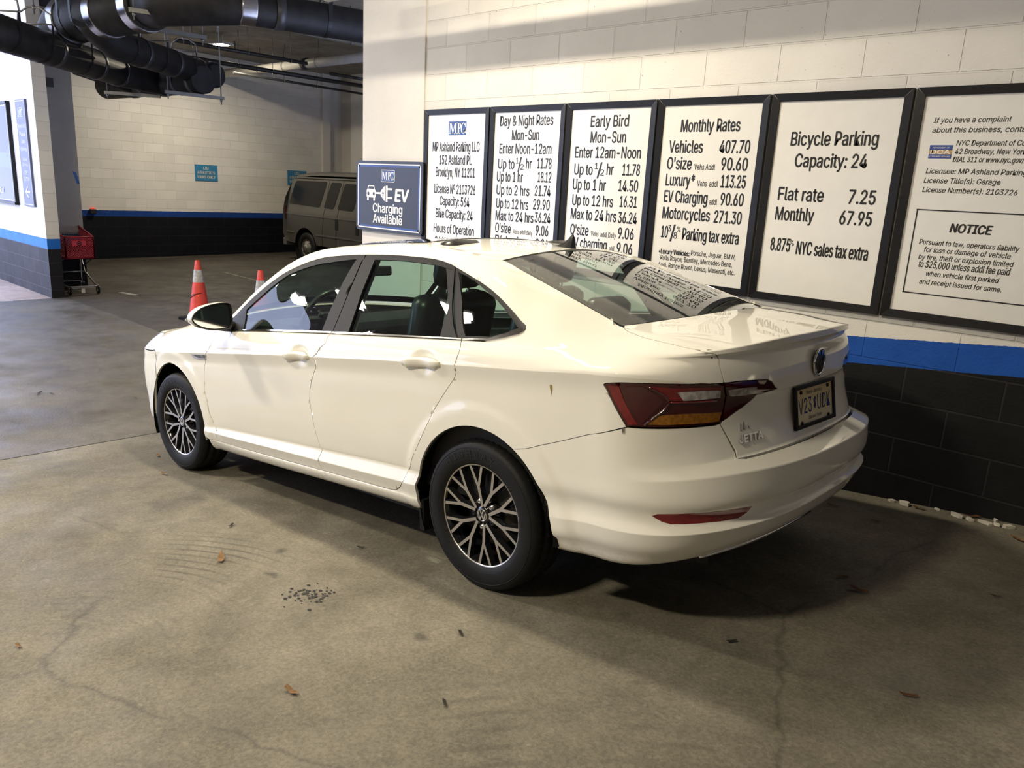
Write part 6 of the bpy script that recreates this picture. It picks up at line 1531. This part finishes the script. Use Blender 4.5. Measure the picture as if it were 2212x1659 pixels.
side = [(-11.92, H(.22)), (-11.46, H(.20))] + [p for p in varch(-11.03, wz, .45, 170, 12) if p[1] > H(.16)] + [(-7.6, H(.17))] + [p for p in varch(-7.55 + .4, wz, .45, 168, 12)] + [(-6.2, H(.22)), (-5.9, .55), (-5.9, 1.05), (-6.6, 1.15), (-7.1, 1.35), (-7.5, 1.93), (-11.62, 1.93), (-11.78, H(1.49)), (-11.95, H(1.22)), (-11.97, H(.95)), (-11.98, H(.4))]
for sg in (-1, 1): van_side(side, M_VAN, 'body_side', van, 0, sg)
# roof, rear, bonnet and front as one shell
bm = bmesh.new(); prof = [(-11.86, H(.22), .93), (-11.99, H(.4), .93), (-11.985, H(.95), .94), (-11.96, H(1.22), .90), (-11.80, H(1.49), .87), (-11.66, 1.90, .84), (-11.52, 1.98, .80), (-11.0, 2.03, .80), (-9.0, 2.045, .80), (-7.8, 2.02, .80), (-7.45, 1.95, .82), (-6.75, 1.22, .90), (-6.0, 1.08, .93), (-5.80, .95, .93), (-5.76, .40, .93), (-5.9, .25, .93)]
rows = [[bm.verts.new((vx(x), w * t, z + (.045 * (1 - t * t) if z > 1.9 else 0) )) for t in (-1.07, -1, -.75, -.4, 0, .4, .75, 1, 1.07)] for x, z, w in prof]
for i, (x, z, w) in enumerate(prof):
    for k in (0, -1): rows[i][k].co.y = math.copysign(1.0 - vin(min(z, 1.93)) - .02, rows[i][k].co.y); rows[i][k].co.z = z - (.07 if z > 1.9 else 0)
for i in range(len(prof) - 1):
    for j in range(8): bm.faces.new((rows[i][j], rows[i + 1][j], rows[i + 1][j + 1], rows[i][j + 1])).smooth = True
bmesh.ops.recalc_face_normals(bm, faces=bm.faces); bm_obj('roof_and_ends', bm, M_VAN, van)
def vwin(l): return catm([(x, H(z)) for x, z in l] + [(l[0][0], H(l[0][1]))], 2)[:-1]
def rpoly(q, r=.06):
    """round the corners of a quad"""
    out = []; n = len(q)
    for i in range(n):
        p, a, b = Vector(q[i]), Vector(q[i - 1]), Vector(q[(i + 1) % n]); u = (a - p).normalized() * r; v = (b - p).normalized() * r
        for t in (0, .25, .5, .75, 1): s = (1 - t) ** 2; e = t * t; out.append(tuple((p + u) * s + p * (1 - s - e) + (p + v) * e))
    return out
WIN = [[(-11.52, 1.62), (-10.28, 1.63), (-10.47, 1.06), (-11.77, 1.10)], [(-10.12, 1.62), (-9.74, 1.62), (-9.93, 1.05), (-10.31, 1.06)], [(-9.61, 1.61), (-9.05, 1.60), (-9.22, 1.04), (-9.79, 1.05)], [(-8.9, 1.60), (-8.2, 1.59), (-8.2, 1.04), (-9.05, 1.04)], [(-8.05, 1.59), (-7.6, 1.55), (-7.15, 1.10), (-8.05, 1.04)]]
for q in WIN:
    for sg in (-1, 1): van_side(rpoly([(x, H(z)) for x, z in q]), M_VGL, 'side_window', van, .006, sg, rim=.02)
for z0, z1 in ((.885, .875), (.475, .465)):
    for sg in (-1, 1): van_side([(-11.93, H(z0)), (-6.1, H(z1) - .02), (-6.1, H(z1) - .05), (-11.93, H(z0) - .03)] if z0 > .5 else [(-11.94, H(z0)), (-11.47, H(z0)), (-11.47, H(z0) - .035), (-11.94, H(z0) - .035)], M_VTR, 'body_moulding', van, .012, sg)
for sg in (-1, 1):
    van_side([(-10.58, H(.47)), (-7.6, H(.46)), (-7.6, H(.425)), (-10.58, H(.435))], M_VTR, 'body_moulding', van, .012, sg)
    van_side(rpoly([(-9.83, H(.83)), (-9.72, H(.83)), (-9.72, H(.61)), (-9.83, H(.61))], .02), P_DARK, 'door_handle', van, .008, sg); van_side(rpoly([(-9.08, H(.76)), (-8.97, H(.76)), (-8.97, H(.55)), (-9.08, H(.55))], .02), P_DARK, 'door_handle', van, .008, sg)
    van_side([(-10.20, H(1.66)), (-10.19, H(1.66)), (-10.34, H(.24)), (-10.355, H(.24))], P_DARK, 'door_seam', van, .003, sg, rim=.004); van_side([(-9.68, H(1.66)), (-9.67, H(1.66)), (-9.82, H(.24)), (-9.835, H(.24))], P_DARK, 'door_seam', van, .003, sg, rim=.004)
    bm = bmesh.new(); bm_tube(bm, [(vx(-11.64), sg * (1.0 - vin(1.90) + .008), 1.905), (vx(-7.6), sg * (1.0 - vin(1.90) + .008), 1.905)], .018, 8); bm_obj('roof_gutter', bm, M_VTR, van)
bm = bmesh.new(); bm_box(bm, (vx(-12.03), 0, .42), (.14, 1.85, .18), bevel=.03); bm_obj('rear_bumper', bm, M_VTR, van)
bm = bmesh.new(); bm_box(bm, (vx(-9), 0, .42), (5.6, 1.5, .3)); bm_obj('underbody', bm, P_DARK, van)
for x in (-11.03, -7.15):
    for sg in (-1, 1):
        bm = bmesh.new(); bm_lathe(bm, [(.46, .0), (.46, -.28), (.02, -.28)], 32, 'y'); bmesh.ops.recalc_face_normals(bm, faces=bm.faces); o = bm_obj('wheel_housing', bm, P_RUB, van); o.location = (vx(x), -.97 if sg < 0 else .97, wz)
        if sg < 0: o.scale = (1, -1, 1)
        w_ = bpy.data.objects.new('wheel', None); COL.objects.link(w_); w_.parent = van; w_.location = (vx(x), sg * .86, wz); w_.rotation_euler = (0, 0, 0 if sg > 0 else PI)
        bm = bmesh.new(); bm_lathe(bm, [(.20, -.11), (.28, -.115), (.335, -.10), (.345, -.07), (.345, .07), (.335, .10), (.28, .115), (.21, .11), (.20, .09)], 48, 'y'); bmesh.ops.recalc_face_normals(bm, faces=bm.faces); bm_obj('tyre', bm, P_TYRE, w_)
        bm = bmesh.new(); bm_lathe(bm, [(.212, .10), (.20, .085), (.17, .07), (.15, .10), (.09, .115), (.07, .14), (.05, .155), (0, .158)], 40, 'y'); bmesh.ops.recalc_face_normals(bm, faces=bm.faces); hb = bm_obj('hubcap', bm, simple('hubcap_metal', (.34, .33, .30), .3, metal=.85), w_)
        bm = bmesh.new()
        for k in range(8):
            a = 2 * PI * k / 8; bm_tube(bm, [(.155 * math.cos(a), .093, .155 * math.sin(a)), (.185 * math.cos(a + .22), .086, .185 * math.sin(a + .22))], .012, 6)
        bm_obj('hubcap_slot', bm, P_DARK, hb)
bm = bmesh.new(); bm_box(bm, (vx(-11.99), -.86, H(.9)), (.03, .12, .32), bevel=.01); bm_obj('tail_lamp', bm, P_LENSD, van)

# ---- small things on the walls
t = empty('alarm_box', (-13.5, 1.933, .70)); tag(t, 'small black box with a red top on the far blue stripe', 'alarm box')
bm = bmesh.new(); bm_box(bm, (.05, 0, .05), (.10, .125, .10), bevel=.012); bm_obj('case', bm, P_DARK, t)
bm = bmesh.new(); bm_box(bm, (.05, 0, .118), (.06, .07, .036), bevel=.008); bm_obj('red_lens', bm, simple('alarm_red', (.75, .05, .04), .3, emit=(1, .1, .06), emit_s=.5), t)
def cbx(lo, hi, label):
    o = box('junction_box', lo, hi, simple('junction_box_grey', (.05, .05, .055), .6), bevel=.006); tag(o, label, 'junction box', 'dark boxes on the grey column')
cbx((-9.28, -.075, 2.83), (-9.23, .03, 2.955), 'small dark box on the grey column under the black pipe'); cbx((-9.28, -.075, 3.98), (-9.22, .12, 4.16), 'dark box near the top of the grey column')
o = mesh_obj('tape_strip', [(-9.277, .205, 1.585), (-9.277, .262, 1.560), (-9.277, .300, 1.390), (-9.277, .262, 1.385)], [(0, 1, 2, 3)], simple('blue_tape', (.02, .11, .40), .5)); tag(o, 'strip of blue tape on the edge of the grey column', 'tape')

# ---- leaves and grit on the floor
def leaf_mat(n, col): return simple(n, col, .7, var=.3, scale=40)
LEAFM = [leaf_mat('leaf_tan', (.34, .20, .09)), leaf_mat('leaf_brown', (.20, .095, .04)), leaf_mat('leaf_dark', (.05, .04, .03))]
LEAVES = [(1.543, -2.905, 0.055, -0.52, 0, 'curled tan leaf on the bare floor left of the rear wheel'),
 (2.724, -3.274, 0.035, 0.09, 0, 'tan leaf in the lower foreground, below the tar spots'),
 (-0.49, -2.327, 0.035, -0.26, 0, 'tan leaf beside the front tyre on the floor joint side'),
 (-0.009, -2.491, 0.032, 0.21, 0, 'tan leaf a little behind the front tyre'),
 (-2.279, -1.76, 0.025, 0.25, 0, 'pale leaf on the dark lane left of the front tyre'),
 (-2.038, -2.129, 0.022, -0.87, 0, 'small leaf farther out on the dark lane'),
 (1.173, -2.662, 0.028, -0.97, 2, 'dark leaf between the two wheels, near the sill shadow'),
 (1.911, -2.4, 0.022, 0.67, 2, 'dark scrap left of the rear tyre'),
 (2.852, -2.654, 0.022, -0.48, 2, 'dark scrap below the rear tyre'),
 (3.136, -2.993, 0.02, -0.53, 2, 'dark scrap at the bottom centre'),
 (3.61, -2.052, 0.024, 0.99, 2, 'dark scrap on the floor behind the bumper'),
 (3.801, -1.326, 0.045, -0.06, 1, 'brown leaf on the floor behind the bumper corner'),
 (3.932, -0.034, 0.045, 0.67, 1, 'reddish brown leaf standing at the foot of the wall'),
 (3.691, -0.075, 0.035, -0.05, 1, 'crumpled leaf by the paint chips along the wall'),
 (3.583, -0.437, 0.03, 0.28, 1, 'brown leaf near the wall beside the bumper'),
 (4.16, -0.238, 0.045, -0.7, 0, 'tan leaf at the right edge by the wall foot'),
 (3.338, -0.338, 0.035, 0.27, 1, 'leaf under the right end of the bumper'),
 (3.704, -1.233, 0.03, 0.74, 1, 'small brown leaf in the shade behind the car'),
 (1.751, -3.77, 0.022, 0.05, 0, 'small tan leaf at the left edge'),
 (4.172, -1.997, 0.03, 0.48, 1, 'brown leaf in the lower right foreground'),
 (4.222, -1.017, 0.02, 0.34, 2, 'dark scrap on the floor at the right'),
 (-2.838, -2.361, 0.045, -0.87, 2, 'flat dark leaf on the lane at the left'),
 (-2.776, -2.277, 0.03, 0.52, 2, 'second dark scrap on the lane beside the flat one'),
 (-2.383, -1.603, 0.018, 0.18, 2, 'tiny dark scrap near the front bumper')]
for i, (x, y, s, a, mi, lab) in enumerate(LEAVES):
    rnd = random.Random(i * 7 + 3); n = 14; bm = bmesh.new(); z0 = fl(x, y) + .004
    out = []
    for k in range(n):
        t_ = 2 * PI * k / n; r = s * (.5 + .5 * abs(math.cos(t_))) * (.75 + .4 * rnd.random()); out.append((r * math.cos(t_), r * math.sin(t_) * .42))
    ca, sa = math.cos(a), math.sin(a); cz = rnd.uniform(.10, .28) * s
    top_ = [bm.verts.new((px_ * ca - py_ * sa, px_ * sa + py_ * ca, .002 + cz * (abs(px_) / s) ** 1.6 + .25 * abs(py_))) for px_, py_ in out]
    c_ = bm.verts.new((0, 0, .004)); fs = [bm.faces.new((top_[k], top_[(k + 1) % n], c_)) for k in range(n)]
    bmesh.ops.solidify(bm, geom=fs, thickness=.0012)
    o = bm_obj('fallen_leaf', bm, LEAFM[mi]); o.location = (x, y, z0); tag(o, lab, 'leaf', 'fallen leaves on the floor')

M_CHIP = simple('white_paint_chip', (.62, .58, .50), .7, var=.2)
for i, (x, y, s) in enumerate([(3.546, -.040, .03), (3.617, -.050, .05), (3.766, -.028, .02), (3.87, -.072, .06), (3.933, -.095, .03), (4.035, -.03, .022), (4.051, -.093, .025), (4.104, -.09, .04), (4.004, -.095, .05)]):
    rnd = random.Random(i + 50); bm = bmesh.new(); out = [(s * (.3 + .35 * rnd.random()) * math.cos(2 * PI * k / 8) * 1.3, s * (.3 + .35 * rnd.random()) * math.sin(2 * PI * k / 8) * .7) for k in range(8)]
    bm_prism(bm, out, 0, .010 + .008 * rnd.random()); bmesh.ops.recalc_face_normals(bm, faces=bm.faces)
    o = bm_obj('paint_chip', bm, M_CHIP); o.location = (x, y, fl(x, y) + .001); o.rotation_euler = (rnd.uniform(-.15, .15), rnd.uniform(-.15, .15), rnd.uniform(-1, 1))
    tag(o, 'flake of white paint lying at the foot of the wall behind the car', 'paint chip', 'paint flakes along the wall foot')
bm = bmesh.new(); rnd = random.Random(11)
for k in range(70):
    d = abs(rnd.gauss(0, .05)); a = rnd.uniform(0, 2 * PI); x = 2.165 + .07 * rnd.gauss(0, .7); y = -2.845 + .055 * rnd.gauss(0, .8); r = rnd.uniform(.002, .010)
    z = fl(x, y); vs = [bm.verts.new((x + r * math.cos(t) * rnd.uniform(.7, 1.2), y + r * math.sin(t) * rnd.uniform(.6, 1.0), z + .0025)) for t in lin(0, 2 * PI, 10)[:-1]]; bm.faces.new(vs)
o = bm_obj('tar_spatter', bm, simple('tar_black', (.012, .012, .013), .4)); tag(o, 'cluster of black tar specks on the bare floor in front of the rear wheel', 'tar spots', kind='stuff')
